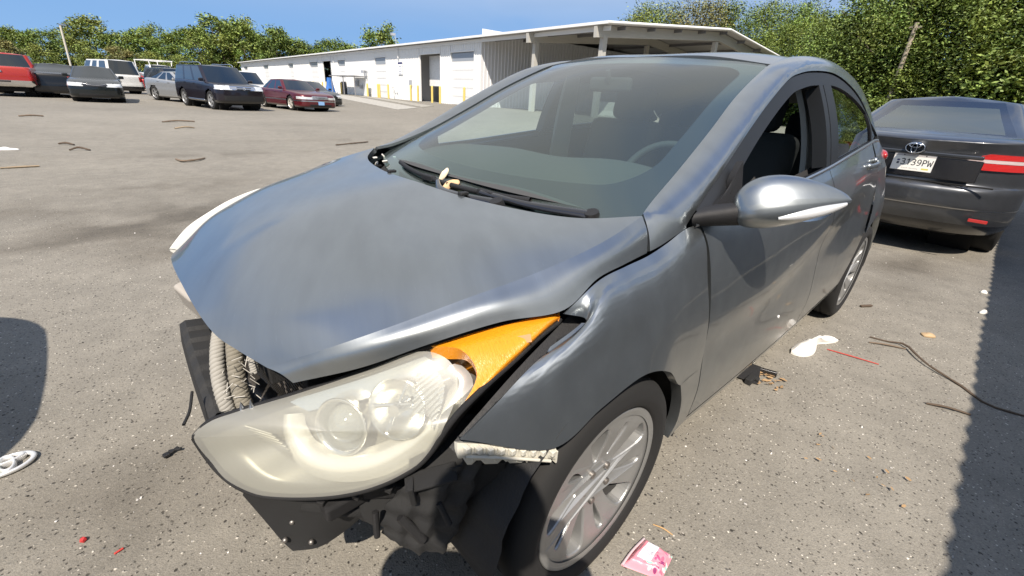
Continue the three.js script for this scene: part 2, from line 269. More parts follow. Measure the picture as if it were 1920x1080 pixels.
{ // roof skin
  const cen = [[1.165, 1.410, 0], [1.3, 1.432, 0], [1.55, 1.458, 0], [1.9, 1.468, 0], [2.3, 1.455, 0], [2.65, 1.425, 0], [2.95, 1.375, 0], [3.16, 1.325, 0]];
  const edg = [[1.215, 1.380, .566], [1.38, 1.415, .556], [1.6, 1.436, .546], [1.9, 1.446, .536], [2.3, 1.432, .525], [2.6, 1.40, .52], [2.85, 1.352, .515], [3.02, 1.295, .512]];
  const mid = cen.map((p, i) => { const e = edg[i]; return [lerp(p[0], e[0], .36), lerp(p[1], e[1], .22) + .006, .33]; });
  const g = rowsGrid([mz(edg), mz(mid), cen, mid, edg], 50, 40);
  part(car, 'roof', [gridGeo(g), ...flange(g, .015, IN, 'lr')], M.paint);
  const inner = gridGeo(rowsGrid([mz(edg), mz(mid), cen, mid, edg].map(r => r.map(([x, y, z]) => [x, y - .035, z * 1.03])), 20, 16));
  part(car, 'headliner', inner, std([.10, .10, .095], { roughness: .95 }));
}
// windscreen surface: u across (-1..1), v up (0..1)
const wsEdge = [[.245, .930, .696], [.48, 1.038, .658], [.69, 1.142, .628], [.89, 1.245, .598], [1.09, 1.332, .577], [1.205, 1.376, .565]];
const wsMid = [[.075, .885, 0], [.295, 1.018, 0], [.512, 1.135, 0], [.735, 1.245, 0], [.965, 1.342, 0], [1.158, 1.407, 0]];
const ws = (u, v) => { const e = cm(wsEdge, v), c = cm(wsMid, v), g = Math.pow(Math.abs(u), 2.3); return V(lerp(c.x, e.x, g), lerp(c.y, e.y, g), e.z * u); };
const roundLoop = (n, a0, a1, b0, b1, r) => { // rounded rectangle in (u,v), n points; corner radius in v units
  const pts = [], ru = r * 1.3; const S = [[a1 - ru, b0 + r, -90], [a1 - ru, b1 - r, 0], [a0 + ru, b1 - r, 90], [a0 + ru, b0 + r, 180]]; const k = n / 4;
  for (let q = 0; q < 4; q++) { const [cx, cy, s] = S[q], nx = S[(q + 1) % 4]; const m = Math.round(k * .4); for (let i = 0; i < m; i++) { const a = (s + 90 * i / m) * Math.PI / 180; pts.push([cx + ru * Math.cos(a), cy + r * Math.sin(a)]); }
    const a = (s + 90) * Math.PI / 180, p0 = [cx + ru * Math.cos(a), cy + r * Math.sin(a)], p1 = [nx[0] + ru * Math.cos(a), nx[1] + r * Math.sin(a)]; for (let i = 0; i < k - m; i++) pts.push([lerp(p0[0], p1[0], i / (k - m)), lerp(p0[1], p1[1], i / (k - m))]); }
  return pts;
};
{
  const n = 160, outer = roundLoop(n, -1, 1, 0, 1, .035), inner = roundLoop(n, -.905, .905, .135, .915, .13);
  const at = (p, d) => { const q = ws(p[0], p[1]); return q.add(V(.55 * d, -.83 * d, 0)); };
  const glassLoops = []; for (let i = 0; i <= 24; i++) { const t = i / 24; glassLoops.push(outer.map(p => { const c = [0, .52]; return ws(lerp(p[0], c[0], t), lerp(p[1], c[1], t)); })); }
  M.windscreen = phy([.66, .82, .79], { transmission: .962, thickness: 0, roughness: .02, ior: 1.56 });
  const wsG = part(car, 'windscreen', loopsGeo(glassLoops), M.windscreen);
  const fr = []; for (let i = 0; i <= 6; i++) fr.push(outer.map((p, k) => at([lerp(p[0], inner[k][0], i / 6), lerp(p[1], inner[k][1], i / 6)], .005)));
  part(wsG, 'black_border', loopsGeo(fr), M.blackGloss);
}
{ // scuttle panel under the wipers
  const hr = [[.225, .835, .70], [.125, .865, .58], [.05, .862, .40], [.02, .862, .28], [-.012, .872, 0]];
  const gl = [[.27, .925, .70], [.235, .925, .60], [.165, .912, .42], [.125, .903, .28], [.095, .890, 0]];
  const full = h => [...h, ...h.slice(0, 4).reverse().map(([x, y, z]) => [x, y, -z])];
  const md = hr.map((p, i) => [lerp(p[0], gl[i][0], .55), lerp(p[1], gl[i][1], .5) - .006, p[2]]);
  const g = rowsGrid([full(hr), full(md), full(gl)], 60, 10);
  const cowl = part(car, 'scuttle_panel', gridGeo(g), M.blackDusty);
  const vents = []; for (let i = 0; i < 22; i++) { const t = .14 + .012 * i; const a = cm(full(md), t), b = cm(full(gl), t); vents.push(bar([lerp(a.x, b.x, .1), lerp(a.y, b.y, .1) + .003, a.z], [lerp(a.x, b.x, .6), lerp(a.y, b.y, .6) + .004, b.z], .003, 6)); }
  part(cowl, 'vent_grille', vents, M.black);
  part(car, 'hood_seal', tube(full([[.236, .870, .71], [.130, .885, .585], [.05, .890, .40], [.025, .893, .28], [-.008, .903, 0]]), .010, 60, 8), M.black);
}
// windscreen wipers lying low on the glass
function wiper(blade, arm, pivot) {
  const w = part(car, 'windscreen_wiper', tube(blade, .0085, 30, 8), M.black);
  part(w, 'rubber_edge', tube(blade.map(([x, y, z]) => [x + .006, y - .008, z]), .004, 30, 6), M.rubber);
  const A = []; const n = arm.length; for (let i = 0; i <= 20; i++) { const t = i / 20, p = cm(arm, t), wd = lerp(.019, .009, t), h = lerp(.010, .006, t); const l = []; for (let k = 0; k < 10; k++) { const a = k / 10 * 2 * Math.PI; l.push(V(p.x + wd * Math.cos(a), p.y + h * Math.sin(a) + .3 * wd * Math.cos(a), p.z)); } A.push(l); }
  part(w, 'arm', loopsGeo(A), M.blackGloss);
  const c = new THREE.CylinderGeometry(.020, .024, .028, 18); c.rotateZ(.35); mv(c, ...pivot); part(w, 'pivot_cap', c, M.black);
  const b = part(w, 'clip', [box(.022, .02, .07, ...blade[Math.floor(blade.length / 2)])], M.black);
}
{
  const onWs = (u, v, d) => { const p = ws(u, v); return [p.x - .55 * d, p.y + .83 * d, p.z]; };
  const b1 = [-.56, -.42, -.28, -.14, 0, .05].map(u => onWs(u, .040 - .01 * u, .014));
  const b2 = [.07, .2, .32, .44, .56].map(u => onWs(u, .040, .014));
  wiper(b1, [[.085, .918, .31], [.045, .920, .19], [.060, .918, .06], onWs(-.03, .035, .022)], [.085, .916, .32]);
  wiper(b2, [[.205, .925, .57], [.155, .925, .45], [.135, .925, .36], onWs(.30, .035, .022)], [.208, .922, .575]);
}
{ // door glass area: dark frames, glass, mirror sail, bright belt strip
  const up = interp(railOut.map(([x, y, z]) => [x, y, z])), upAt = x => { const [y, z] = up(x); return V(x, y - .006, z - .004); }, loAt = x => sideRow(0, x);
  const D = (x, t) => { const a = loAt(x), b = upAt(x), o = .016 * Math.sin(Math.PI * t); return a.lerp(b, t).add(V(0, 0, o)); };
  const strip = (x0, x1, t0, t1, n, m, dz = 0) => { const P = []; for (let i = 0; i <= m; i++) { const r = []; for (let j = 0; j <= n; j++) { const x = lerp(x0(i / m), x1(i / m), j / n); const p = D(x, lerp(t0(x), t1(x), i / m)); p.z += dz; r.push(p); } P.push(r); } return P; };
  const hgt = x => Math.max(.02, upAt(x).distanceTo(loAt(x))), K = c => () => c;
  const topT = x => clamp(1 - .048 / hgt(x), .02, 1), botT = x => clamp(.012 / hgt(x), 0, .9);
  const frames = [];
  const add = (P, d = .02) => frames.push(gridGeo(P), ...flange(P, d, IN));
  add(strip(K(.40), K(2.68), topT, K(1), 120, 3));                    // frame over the windows
  add(strip(K(.365), t => .615 - .02 * t, botT, topT, 14, 10));        // sail triangle in front of the window
  add(strip(t => 1.385 + .015 * t, t => 1.438 + .01 * t, botT, topT, 4, 14), .05);  // rear frame of the front door
  add(strip(t => 1.448 + .01 * t, t => 1.555 + .005 * t, botT, topT, 5, 14));        // front frame of the rear door
  add(strip(t => 2.345 - .05 * t, t => 2.40 - .05 * t, botT, topT, 4, 12));          // divider
  add(strip(K(2.60), K(2.68), botT, topT, 4, 8));
  add(strip(K(.365), K(2.68), K(0), botT, 100, 2), .008);
  const P = strip(t => 1.56, t => 2.345 - .05 * t, botT, topT, 20, 12, -.008), Q = strip(t => 2.40 - .05 * t, K(2.60), botT, topT, 8, 10, -.008);
  M.frame = std([.009, .0105, .013], { roughness: .5, map: dustCol });
  both('window_frame', frames, M.frame);
  both('rear_door_window', gridGeo(P), M.tint); both('quarter_window', gridGeo(Q), M.tint);
  const belt = []; { const L = []; for (let j = 0; j <= 60; j++) { const x = lerp(.36, 2.62, j / 60), q = loAt(x); const l = []; for (let k = 0; k < 8; k++) { const a = k / 8 * 2 * Math.PI; l.push(V(x, q.y + .004 + .008 * Math.cos(a), q.z + .004 + .006 * Math.sin(a))); } L.push(l); } belt.push(loopsGeo(L)); }
  both('belt_moulding', belt, M.satin);
  // inner channel and lap belt pillar trim seen through the open window
  const tr = rowsGrid([[[1.40, 1.34, .60], [1.43, 1.2, .66], [1.45, 1.0, .71], [1.45, .6, .74]], [[1.50, 1.34, .59], [1.56, 1.2, .65], [1.60, 1.0, .70], [1.60, .6, .73]]], 20, 6);
  both('pillar_trim', [gridGeo(tr), ...flange(tr, .02, V(1.5, 1, .9))], std([.42, .41, .38], { roughness: .85 }));
}
{ // wing mirror on the left door
  const a = V(.445, .962, .848), b = V(.605, 1.022, 1.062), ax = b.clone().sub(a), L = [], n = 30;
  const front = V(-.76, .50, .42).normalize(), upv = new THREE.Vector3().crossVectors(ax, front).normalize(); if (upv.y < 0) upv.negate();
  for (let i = 0; i <= n; i++) { const t = i / n, s = Math.sin(Math.PI * Math.pow(t, .66)), e = Math.pow(clamp(s, 0, 1), .66); const c = a.clone().addScaledVector(ax, t).add(V(0, .004 * s, 0)); const l = [];
    for (let k = 0; k < 28; k++) { const q = k / 28 * 2 * Math.PI, cq = Math.cos(q), sq = Math.sin(q); const rf = (cq > 0 ? .050 : .050) * e, ru = (sq > 0 ? .084 : .046) * e * (1 - .10 * t); l.push(c.clone().addScaledVector(front, rf * Math.sign(cq) * Math.pow(Math.abs(cq), .62)).addScaledVector(upv, ru * Math.sign(sq) * Math.pow(Math.abs(sq), .82))); } L.push(l); }
  const top = [], bot = []; const cut = l => l;
  const mir = part(car, 'wing_mirror', loopsGeo(L), M.paint);
  // dark lower shell
  const low = []; for (let i = 0; i <= n; i++) { const t = i / n; low.push(L[i].filter((_, k) => k >= 15 && k <= 27).map(p => p.clone().add(V(0, -.004, .0)).addScaledVector(p.clone().sub(a.clone().addScaledVector(ax, t)), .03))); }
  part(mir, 'lower_shell', gridGeo(low), M.paint);
  const sig = []; for (let i = 10; i <= 28; i++) { const l = L[i]; const p = l[24].clone().lerp(l[23], .5), o = p.clone().sub(a.clone().addScaledVector(ax, i / n)).normalize(); const c = p.addScaledVector(o, .004); const r = .011 * Math.sin(Math.PI * (i - 9.2) / 20) + .002; const q = []; for (let k = 0; k < 10; k++) { const g = k / 10 * 2 * Math.PI; q.push(c.clone().addScaledVector(upv, r * Math.cos(g)).addScaledVector(front, r * .9 * Math.sin(g))); } sig.push(q); }
  part(mir, 'signal_strip', loopsGeo(sig), phy([.75, .76, .76], { roughness: .12, metalness: .4, clearcoat: 1 }));
  part(mir, 'arm', loopsGeo([0, 1, 2, 3, 4, 5].map(i => { const t = i / 5, c = V(lerp(.42, .50, t), lerp(.945, .965, t), lerp(.79, .885, t)), l = []; for (let k = 0; k < 14; k++) { const q = k / 14 * 2 * Math.PI; l.push(V(c.x + lerp(.075, .05, t) * Math.cos(q), c.y + lerp(.028, .034, t) * Math.sin(q), c.z)); } return l; })), M.black);
  const gl = new THREE.CircleGeometry(1, 30); gl.scale(.085, .05, 1); gl.rotateY(Math.PI / 2 + .2); gl.rotateZ(-.1); mv(gl, .60, .995, .95); part(mir, 'mirror_glass', gl, M.chrome);
  const sail = rowsGrid([[[.42, .955, .805], [.52, 1.01, .792]], [[.60, .955, .812], [.60, 1.08, .786]]], 6, 6); part(mir, 'mounting_plate', [gridGeo(sail), ...flange(sail, .02, IN)], M.black);
}
// ---- headlamp, left and right
const lampOut = [[-0.739, 0.566, 0.400], [-0.726, 0.516, 0.420], [-0.711, 0.486, 0.455], [-0.678, 0.461, 0.500], [-0.622, 0.466, 0.565], [-0.551, 0.494, 0.645], [-0.497, 0.531, 0.700], [-0.443, 0.577, 0.740], [-0.419, 0.621, 0.757], [-0.395, 0.677, 0.775], [-0.311, 0.714, 0.770], [-0.235, 0.737, 0.765], [-0.161, 0.761, 0.758], [-0.094, 0.772, 0.748], [-0.102, 0.783, 0.735], [-0.169, 0.781, 0.718], [-0.261, 0.765, 0.678], [-0.362, 0.743, 0.634], [-0.447, 0.701, 0.578], [-0.565, 0.636, 0.480], [-0.662, 0.615, 0.438], [-0.711, 0.597, 0.413]];
const LN = V(-.643, .591, .488).normalize();
{
  const lo = lampOut.map(p => V(...p));
  const loopOf = (pts, n) => { const c = new THREE.CatmullRomCurve3(pts, true, 'centripetal'); return c.getSpacedPoints(n).slice(0, n); };
  // clear lens outline stops at the amber corner
  const main = [...lampOut.slice(0, 9), [-0.406, 0.664, 0.767], [-0.371, 0.689, 0.749], [-0.347, 0.713, 0.724], [-0.342, 0.733, 0.696], [-0.359, 0.745, 0.661], [-0.387, 0.735, 0.623], ...lampOut.slice(18)].map(p => V(...p));
  const amb = rowsGrid([[[-0.353, 0.746, 0.637], [-0.264, 0.767, 0.679], [-0.175, 0.784, 0.721], [-0.104, 0.785, 0.737], [-0.095, 0.774, 0.748]], [[-0.313, 0.748, 0.695], [-0.226, 0.765, 0.732], [-0.161, 0.779, 0.746], [-0.114, 0.781, 0.748], [-0.095, 0.774, 0.748]], [[-0.313, 0.721, 0.742], [-0.245, 0.747, 0.758], [-0.175, 0.768, 0.760], [-0.123, 0.775, 0.753], [-0.095, 0.773, 0.748]], [[-0.391, 0.673, 0.774], [-0.310, 0.714, 0.770], [-0.236, 0.737, 0.765], [-0.161, 0.760, 0.758], [-0.095, 0.772, 0.747]]], 40, 20).map((r, i) => r.map(p => p.clone().addScaledVector(LN, .006 + .010 * Math.sin(Math.PI * i / 20))));
  const dome = (pts, n, bulge, rings) => { const o = loopOf(pts, n), c = o.reduce((s, p) => s.add(p), V(0, 0, 0)).multiplyScalar(1 / n), L = []; for (let i = 0; i <= rings; i++) { const r = 1 - i / rings; L.push(o.map(p => c.clone().lerp(p, r).addScaledVector(LN, bulge * (1 - r ** 4) + .006))); } return loopsGeo(L); };
  const rim = (pts, n, d) => { const o = loopOf(pts, n); return loopsGeo([o.map(p => p.clone().addScaledVector(LN, .007)), o.map(p => p.clone().addScaledVector(LN, -d))]); };
  const n = 120, o = loopOf(lo, n), cc = o.reduce((s, p) => s.add(p), V(0, 0, 0)).multiplyScalar(1 / n);
  const sh = (k, d) => o.map(p => cc.clone().lerp(p, k).addScaledVector(LN, d));
  M.lampHaze = phy([.90, .895, .81], { transmission: .80, thickness: 0, roughness: .36, ior: 1.5, roughnessMap: dustRough });
  M.amber = phy([.95, .36, .012], { transmission: .22, thickness: 0, roughness: .32, clearcoat: .5, clearcoatRoughness: .25, bumpMap: plasticBump, bumpScale: .0008 });
  M.reflector = std([.82, .82, .80], { metalness: 1, roughness: .20 });
  M.bezel = std([.24, .24, .225], { metalness: .55, roughness: .42 });
  const housing = [loopsGeo([sh(1.004, .002), sh(1.012, -.02), sh(.98, -.10), sh(.80, -.17), sh(.3, -.19), sh(.01, -.19)])];
  const parts = (root, fl) => {
    const F = g => fl ? mirror(plain(g)) : plain(g);
    const A = (name, g, mat, par = root, label) => part(par, name, F(Array.isArray(g) ? join(g) : g), mat, label);
    A('inner_bezel', loopsGeo([sh(.985, -.004), sh(.95, -.035), sh(.90, -.05), sh(.62, -.062), sh(.3, -.07), sh(.01, -.07)]), M.bezel);
    A('lens', dome(main, 120, .022, 14), M.lampHaze);
    A('amber_signal', [gridGeo(amb), ...flange(amb, .03, V(0, .5, .3))], M.amber);
    const ur = rowsGrid([[[-.60, .622, .462], [-.47, .682, .562], [-.372, .728, .628]], [[-.575, .608, .50], [-.452, .655, .60], [-.352, .712, .668]]], 24, 6).map(r => r.map(p => p.addScaledVector(LN, -.035))); A('upper_reflector', gridGeo(ur), M.reflector);
    // curved bright light guide round the projector
    const G = [[-0.592, 0.590, 0.468], [-0.598, 0.557, 0.483], [-0.592, 0.522, 0.520], [-0.560, 0.515, 0.578], [-0.506, 0.536, 0.642], [-0.442, 0.578, 0.686], [-0.376, 0.639, 0.711], [-0.329, 0.686, 0.705], [-0.334, 0.709, 0.672]].map(p => V(...p));
    const gc = new THREE.CatmullRomCurve3(G, false, 'centripetal'), GL = []; for (let i = 0; i <= 60; i++) { const t = i / 60, p = gc.getPoint(t), tg = gc.getTangent(t), sd = new THREE.Vector3().crossVectors(LN, tg).normalize(); const w = lerp(.036, .026, t) * (.55 + .45 * Math.sin(Math.PI * clamp(t * .9 + .06))); const l = []; for (let k = 0; k <= 8; k++) { const s = k / 8 * 2 - 1; l.push(p.clone().addScaledVector(sd, w * s).addScaledVector(LN, .022 * (1 - s * s) - .03)); } GL.push(l); }
    A('light_guide', gridGeo(GL), std([.90, .90, .88], { metalness: .55, roughness: .28 }));
    // projector
    const pc = V(-.533, .590, .575), q = new THREE.Quaternion().setFromUnitVectors(V(0, 1, 0), V(-.82, .28, .50).normalize());
    const put = (g, d = 0) => { g.applyQuaternion(q); const dd = V(-.82, .28, .50).normalize().multiplyScalar(d); return g.translate(pc.x + dd.x, pc.y + dd.y, pc.z + dd.z); };
    A('projector_shroud', put(new THREE.LatheGeometry([[.036, -.05], [.046, -.03], [.056, -.004], [.060, .004], [.056, .008], [.050, 0], [.042, -.02], [.034, -.03]].map(v => new THREE.Vector2(...v)), 40), -.02), M.reflector);
    const pl = new THREE.SphereGeometry(.041, 28, 14, 0, Math.PI * 2, 0, Math.PI / 2); A('projector_lens', put(pl, -.045), phy([.25, .27, .27], { roughness: .05, metalness: .2, clearcoat: 1 }));
    // high-beam bowl
    const hc = V(-.428, .639, .644); const bowl = new THREE.LatheGeometry([[.004, -.05], [.028, -.042], [.048, -.018], [.058, .012], [.061, .016]].map(v => new THREE.Vector2(...v)), 40); bowl.applyQuaternion(q); mv(bowl, hc.x, hc.y, hc.z); A('high_beam_bowl', bowl, M.reflector);
    const cap = new THREE.CylinderGeometry(.012, .014, .05, 16); cap.applyQuaternion(q); mv(cap, hc.x, hc.y, hc.z); A('bulb_shield', cap, M.chrome);
    A('bulb_shield_bracket', [bar([hc.x - .05, hc.y + .02, hc.z - .01], [hc.x + .055, hc.y + .0, hc.z + .03], .0045), bar([hc.x - .03, hc.y - .045, hc.z + .0], [hc.x + .02, hc.y + .05, hc.z + .0], .004)], M.chrome);
    // fluted park reflector near the nose and faceted corner reflector
    const fl1 = []; for (let i = 0; i < 13; i++) fl1.push(bar([-.658 + .006 * i, .565 - .0085 * i, .422 + .0055 * i], [-.620 + .004 * i, .545 - .006 * i, .456 + .0065 * i], .0035, 6)); A('fluted_reflector', fl1, M.bezel);
const fr = rowsGrid([[[-.400, .710, .650], [-.372, .718, .680], [-.370, .700, .705]], [[-.410, .685, .662], [-.384, .686, .694], [-.386, .668, .718]], [[-.430, .650, .684], [-.412, .648, .712], [-.418, .636, .730]]], 18, 18).map((r, i) => r.map((p, k) => p.addScaledVector(LN, -.022 + .003 * ((i + k) % 3)))); A('corner_reflector', gridGeo(fr), M.reflector);
    // amber reflector behind the signal lens
    A('edge_trim', tube([...o.slice(0, n), o[0]].filter((_, i) => i % 3 === 0).map(p => p.clone().addScaledVector(LN, .001)), .0065, 120, 6), M.black);
    const tb = []; for (const [x, y, z] of [[-.658, .628, .440], [-.643, .632, .450]]) tb.push(mv(new THREE.ConeGeometry(.006, .018, 8), x, y, z)); A('adjuster_nub', tb, M.satin);
  };
  { const h = part(car, 'headlamp', housing[0], M.black, 'hazed headlamp with amber corner signal'); parts(h, 0); }
  // what is left on the other side: a peeled strip along the fender and a stub of lamp mount
  const ed = [[-.612, .600, -.70], [-.596, .618, -.705], [-.540, .668, -.730], [-.465, .708, -.755], [-.379, .748, -.775], [-.25, .785, -.79], [-.15, .79, -.787]], EL = []; for (let i = 0; i <= 24; i++) { const t = i / 24, p = cm(ed, t), w = lerp(.024, .010, t * t), l = []; for (let k = 0; k < 10; k++) { const a = k / 10 * 6.283; l.push(V(p.x + w * Math.cos(a), p.y + .010 * Math.sin(a) - .6 * w * Math.cos(a), p.z + .25 * w * Math.cos(a))); } EL.push(l); }
  part(car, 'peeled_fender_strip', loopsGeo(EL), std([.62, .62, .58], { roughness: .5 }), 'pale strip peeled up along the far fender edge');
  part(car, 'lamp_mount_stub', [rot(box(.05, .09, .10, 0, 0, 0, .012), .3, .2, .3).translate(-.635, .605, -.20), box(.04, .04, .16, -.61, .58, -.26)], std([.34, .32, .29], { roughness: .6 }));
}
// ---- bare front end behind the missing bumper
{
  const sup = part(car, 'radiator_support', [box(.06, .05, .66, -.55, .60, 0), box(.05, .05, .86, -.52, .20, 0), box(.05, .42, .05, -.50, .40, .38), box(.05, .42, .05, -.50, .40, -.38)], M.blackDusty);
  const rad = part(car, 'radiator', [box(.03, .36, .70, -.50, .40, 0)], M.black); const fins = []; for (let i = 0; i < 26; i++) fins.push(box(.006, .004, .68, -.518, .23 + i * .0135, 0, .001)); part(rad, 'cooling_fins', fins, M.steel);
  part(car, 'engine_bay_tray', [box(.62, .02, 1.2, .02, .21, 0), box(.02, .55, 1.3, .16, .55, 0), box(.5, .25, .6, -.18, .52, .05, .04)], M.voidBlack);
  // ribbed bumper absorber lying across the nose
  const L = []; for (let i = 0; i <= 40; i++) { const t = i / 40, z = lerp(-.07, .34, t), y = .595 - .05 * t * t, x0 = -.712 + .03 * (1 - t) * (1 - t) * .4; const rib = (Math.floor(t * 13) % 2) * .008; const tp = i === 0 ? .6 : 1; L.push([V(x0 + .004, y - .15 * tp, z), V(x0, y - .05, z), V(x0 + .006, y + .0 + rib * .3, z), V(x0 + .02, y + .008 + rib, z), V(x0 + .065, y + .002 + rib, z), V(x0 + .075, y - .02, z), V(x0 + .075, y - .14 * tp, z)]); }
  const ab = part(car, 'bumper_absorber', [weld([loopsGeo(L)], 35), gridGeo([[L[0][0], L[0][1], L[0][2], L[0][3]].map(p => p.clone()), [L[0][6], L[0][5], L[0][5], L[0][4]].map(p => p.clone())])], M.blackDusty);
  const bc = []; for (let i = 0; i < 5; i++) bc.push(box(.02, .016, .012, -.625, .60 - .004 * i, -.02 + .06 * i)); part(ab, 'clip', bc, M.black);
  part(car, 'hood_latch', [box(.05, .06, .09, -.60, .64, .08), box(.03, .05, .03, -.62, .66, .06), bar([-.62, .66, .03], [-.60, .69, .12], .006)], M.steel);
  // black ducts and brackets under the headlamp
  const d1 = rowsGrid([[[-.695, .445, .475], [-.67, .36, .485], [-.648, .285, .495], [-.635, .255, .505]], [[-.64, .425, .505], [-.61, .34, .515], [-.595, .27, .52], [-.585, .245, .525]], [[-.575, .42, .545], [-.555, .35, .55], [-.53, .285, .54], [-.52, .262, .535]], [[-.52, .42, .575], [-.50, .36, .58], [-.495, .315, .565], [-.49, .30, .555]]], 16, 16);
  const un = part(car, 'lower_bumper_bracket', [gridGeo(d1), ...flange(d1, .025, V(-.3, .3, .3))], M.blackDusty);
  part(un, 'rolled_flange', tube([[-.60, .385, .515], [-.555, .372, .55], [-.505, .352, .578], [-.488, .335, .572]], .016, 24, 10), M.blackDusty);
  const bl = []; for (const [x, y, z] of [[-.645, .30, .505], [-.60, .275, .525], [-.625, .34, .505]]) bl.push(mv(new THREE.SphereGeometry(.006, 10, 8), x, y, z)); bl.forEach(q => part(un, 'bolt', q, M.steel));
  part(car, 'lamp_carrier', [box(.16, .04, .05, -.50, .405, .575, .01), rot(box(.03, .09, .05), 0, 0, .2).translate(-.46, .37, .57), rot(box(.20, .035, .04), 0, -.7, .12).translate(-.425, .425, .64), box(.05, .05, .05, -.385, .47, .70, .01)], M.black);
  part(car, 'horn', [mv(rot(new THREE.CylinderGeometry(.05, .045, .035, 28), .9, 0, .5), -.46, .37, .60), mv(rot(new THREE.CylinderGeometry(.018, .018, .05, 16), .9, 0, .5), -.45, .36, .575)], M.blackDusty);
  [tube([[-.52, .37, .56], [-.50, .33, .585], [-.475, .31, .59], [-.44, .335, .61], [-.41, .36, .63]], .007, 24, 6), tube([[-.49, .345, .57], [-.482, .31, .575], [-.47, .29, .58]], .005, 12, 6), tube([[-.72, .60, .29], [-.735, .58, .33], [-.75, .575, .36]], .003, 10, 5)].forEach(q => part(car, 'wiring_loom', q, M.black));
  const wt = rowsGrid([[[-.46, .53, .72], [-.39, .56, .78], [-.30, .55, .82]], [[-.44, .42, .69], [-.37, .42, .75], [-.29, .42, .79]], [[-.42, .34, .66], [-.36, .33, .72], [-.28, .33, .76]]], 12, 12); part(car, 'washer_tank', [gridGeo(wt), ...flange(wt, .12, V(-.2, .4, .3))], M.blackDusty);
  // pale plastic bumper retainer along the fender's cut edge
  const br = []; const bt = []; for (let i = 0; i <= 24; i++) { const t = i / 24; const x = lerp(-.408, -.215, t), z = lerp(.806, .872, t), y = lerp(.654, .576, t) ; const h = (.052 - .014 * t) * (i % 6 < 4 ? 1 : .8) * (t < .06 ? .7 : 1); bt.push([V(x, y, z), V(x - .004, y - h * .35, z + .006), V(x - .004, y - h * .7, z + .006), V(x + .002, y - h, z + .001)]); }
  br.push(gridGeo(bt)); br.push(...flange(bt, .012, V(0, .5, .2)));
  for (let i = 0; i < 9; i++) { const t = .06 + i * .108, x = lerp(-.408, -.215, t), z = lerp(.806, .872, t), y = lerp(.654, .576, t); br.push(box(.010, .012, .014, x, y - .008, z + .008, .002), box(.004, .03, .010, x + .012, y - .024, z + .008, .001)); }
  br.push(tube([[-.40, .628, .820], [-.32, .596, .848], [-.235, .558, .878]], .0035, 16, 6));
  part(car, 'bumper_retainer', br, std([.62, .60, .53], { roughness: .7, map: dustCol }), 'pale cream plastic bracket under the fender edge');
  // dust-grey filler visible between headlamp and fender
  const gp = rowsGrid([[[-.07, .775, .752], [-.23, .722, .772], [-.32, .68, .780], [-.41, .63, .785]], [[.0, .76, .79], [-.20, .70, .808], [-.31, .66, .812], [-.40, .615, .812]]], 24, 4); const lf = part(car, 'lamp_gap_filler', [gridGeo(gp)], M.black);
  const cl = []; for (const t of [.12, .3, .5, .7]) { const a = V(lerp(-.08, -.38, t), lerp(.765, .645, t), lerp(.785, .803, t)); cl.push(box(.045, .008, .014, a.x, a.y, a.z, .002)); } part(lf, 'gap_clip', cl, M.blackDusty);
}
{ // wheel housings
  const liner = (cx, x0, x1) => { const P = []; for (let i = 0; i <= 10; i++) { const z = lerp(.40, .876, i / 10), r = .365 + .0 * i; const row = []; for (let j = 0; j <= 36; j++) { const a = lerp(-.12, Math.PI + .16, j / 36); row.push(V(cx + (r + .006 * Math.sin(j * 1.9)) * Math.cos(a), .316 + r * Math.sin(a), z)); } P.push(row); } const w = new THREE.RingGeometry(.02, .37, 30, 1); mv(w, cx, .316, .40); return [gridGeo(P), w]; };
  both('wheel_liner', liner(0), M.blackDusty); both('wheel_liner', liner(2.65), M.black);
}
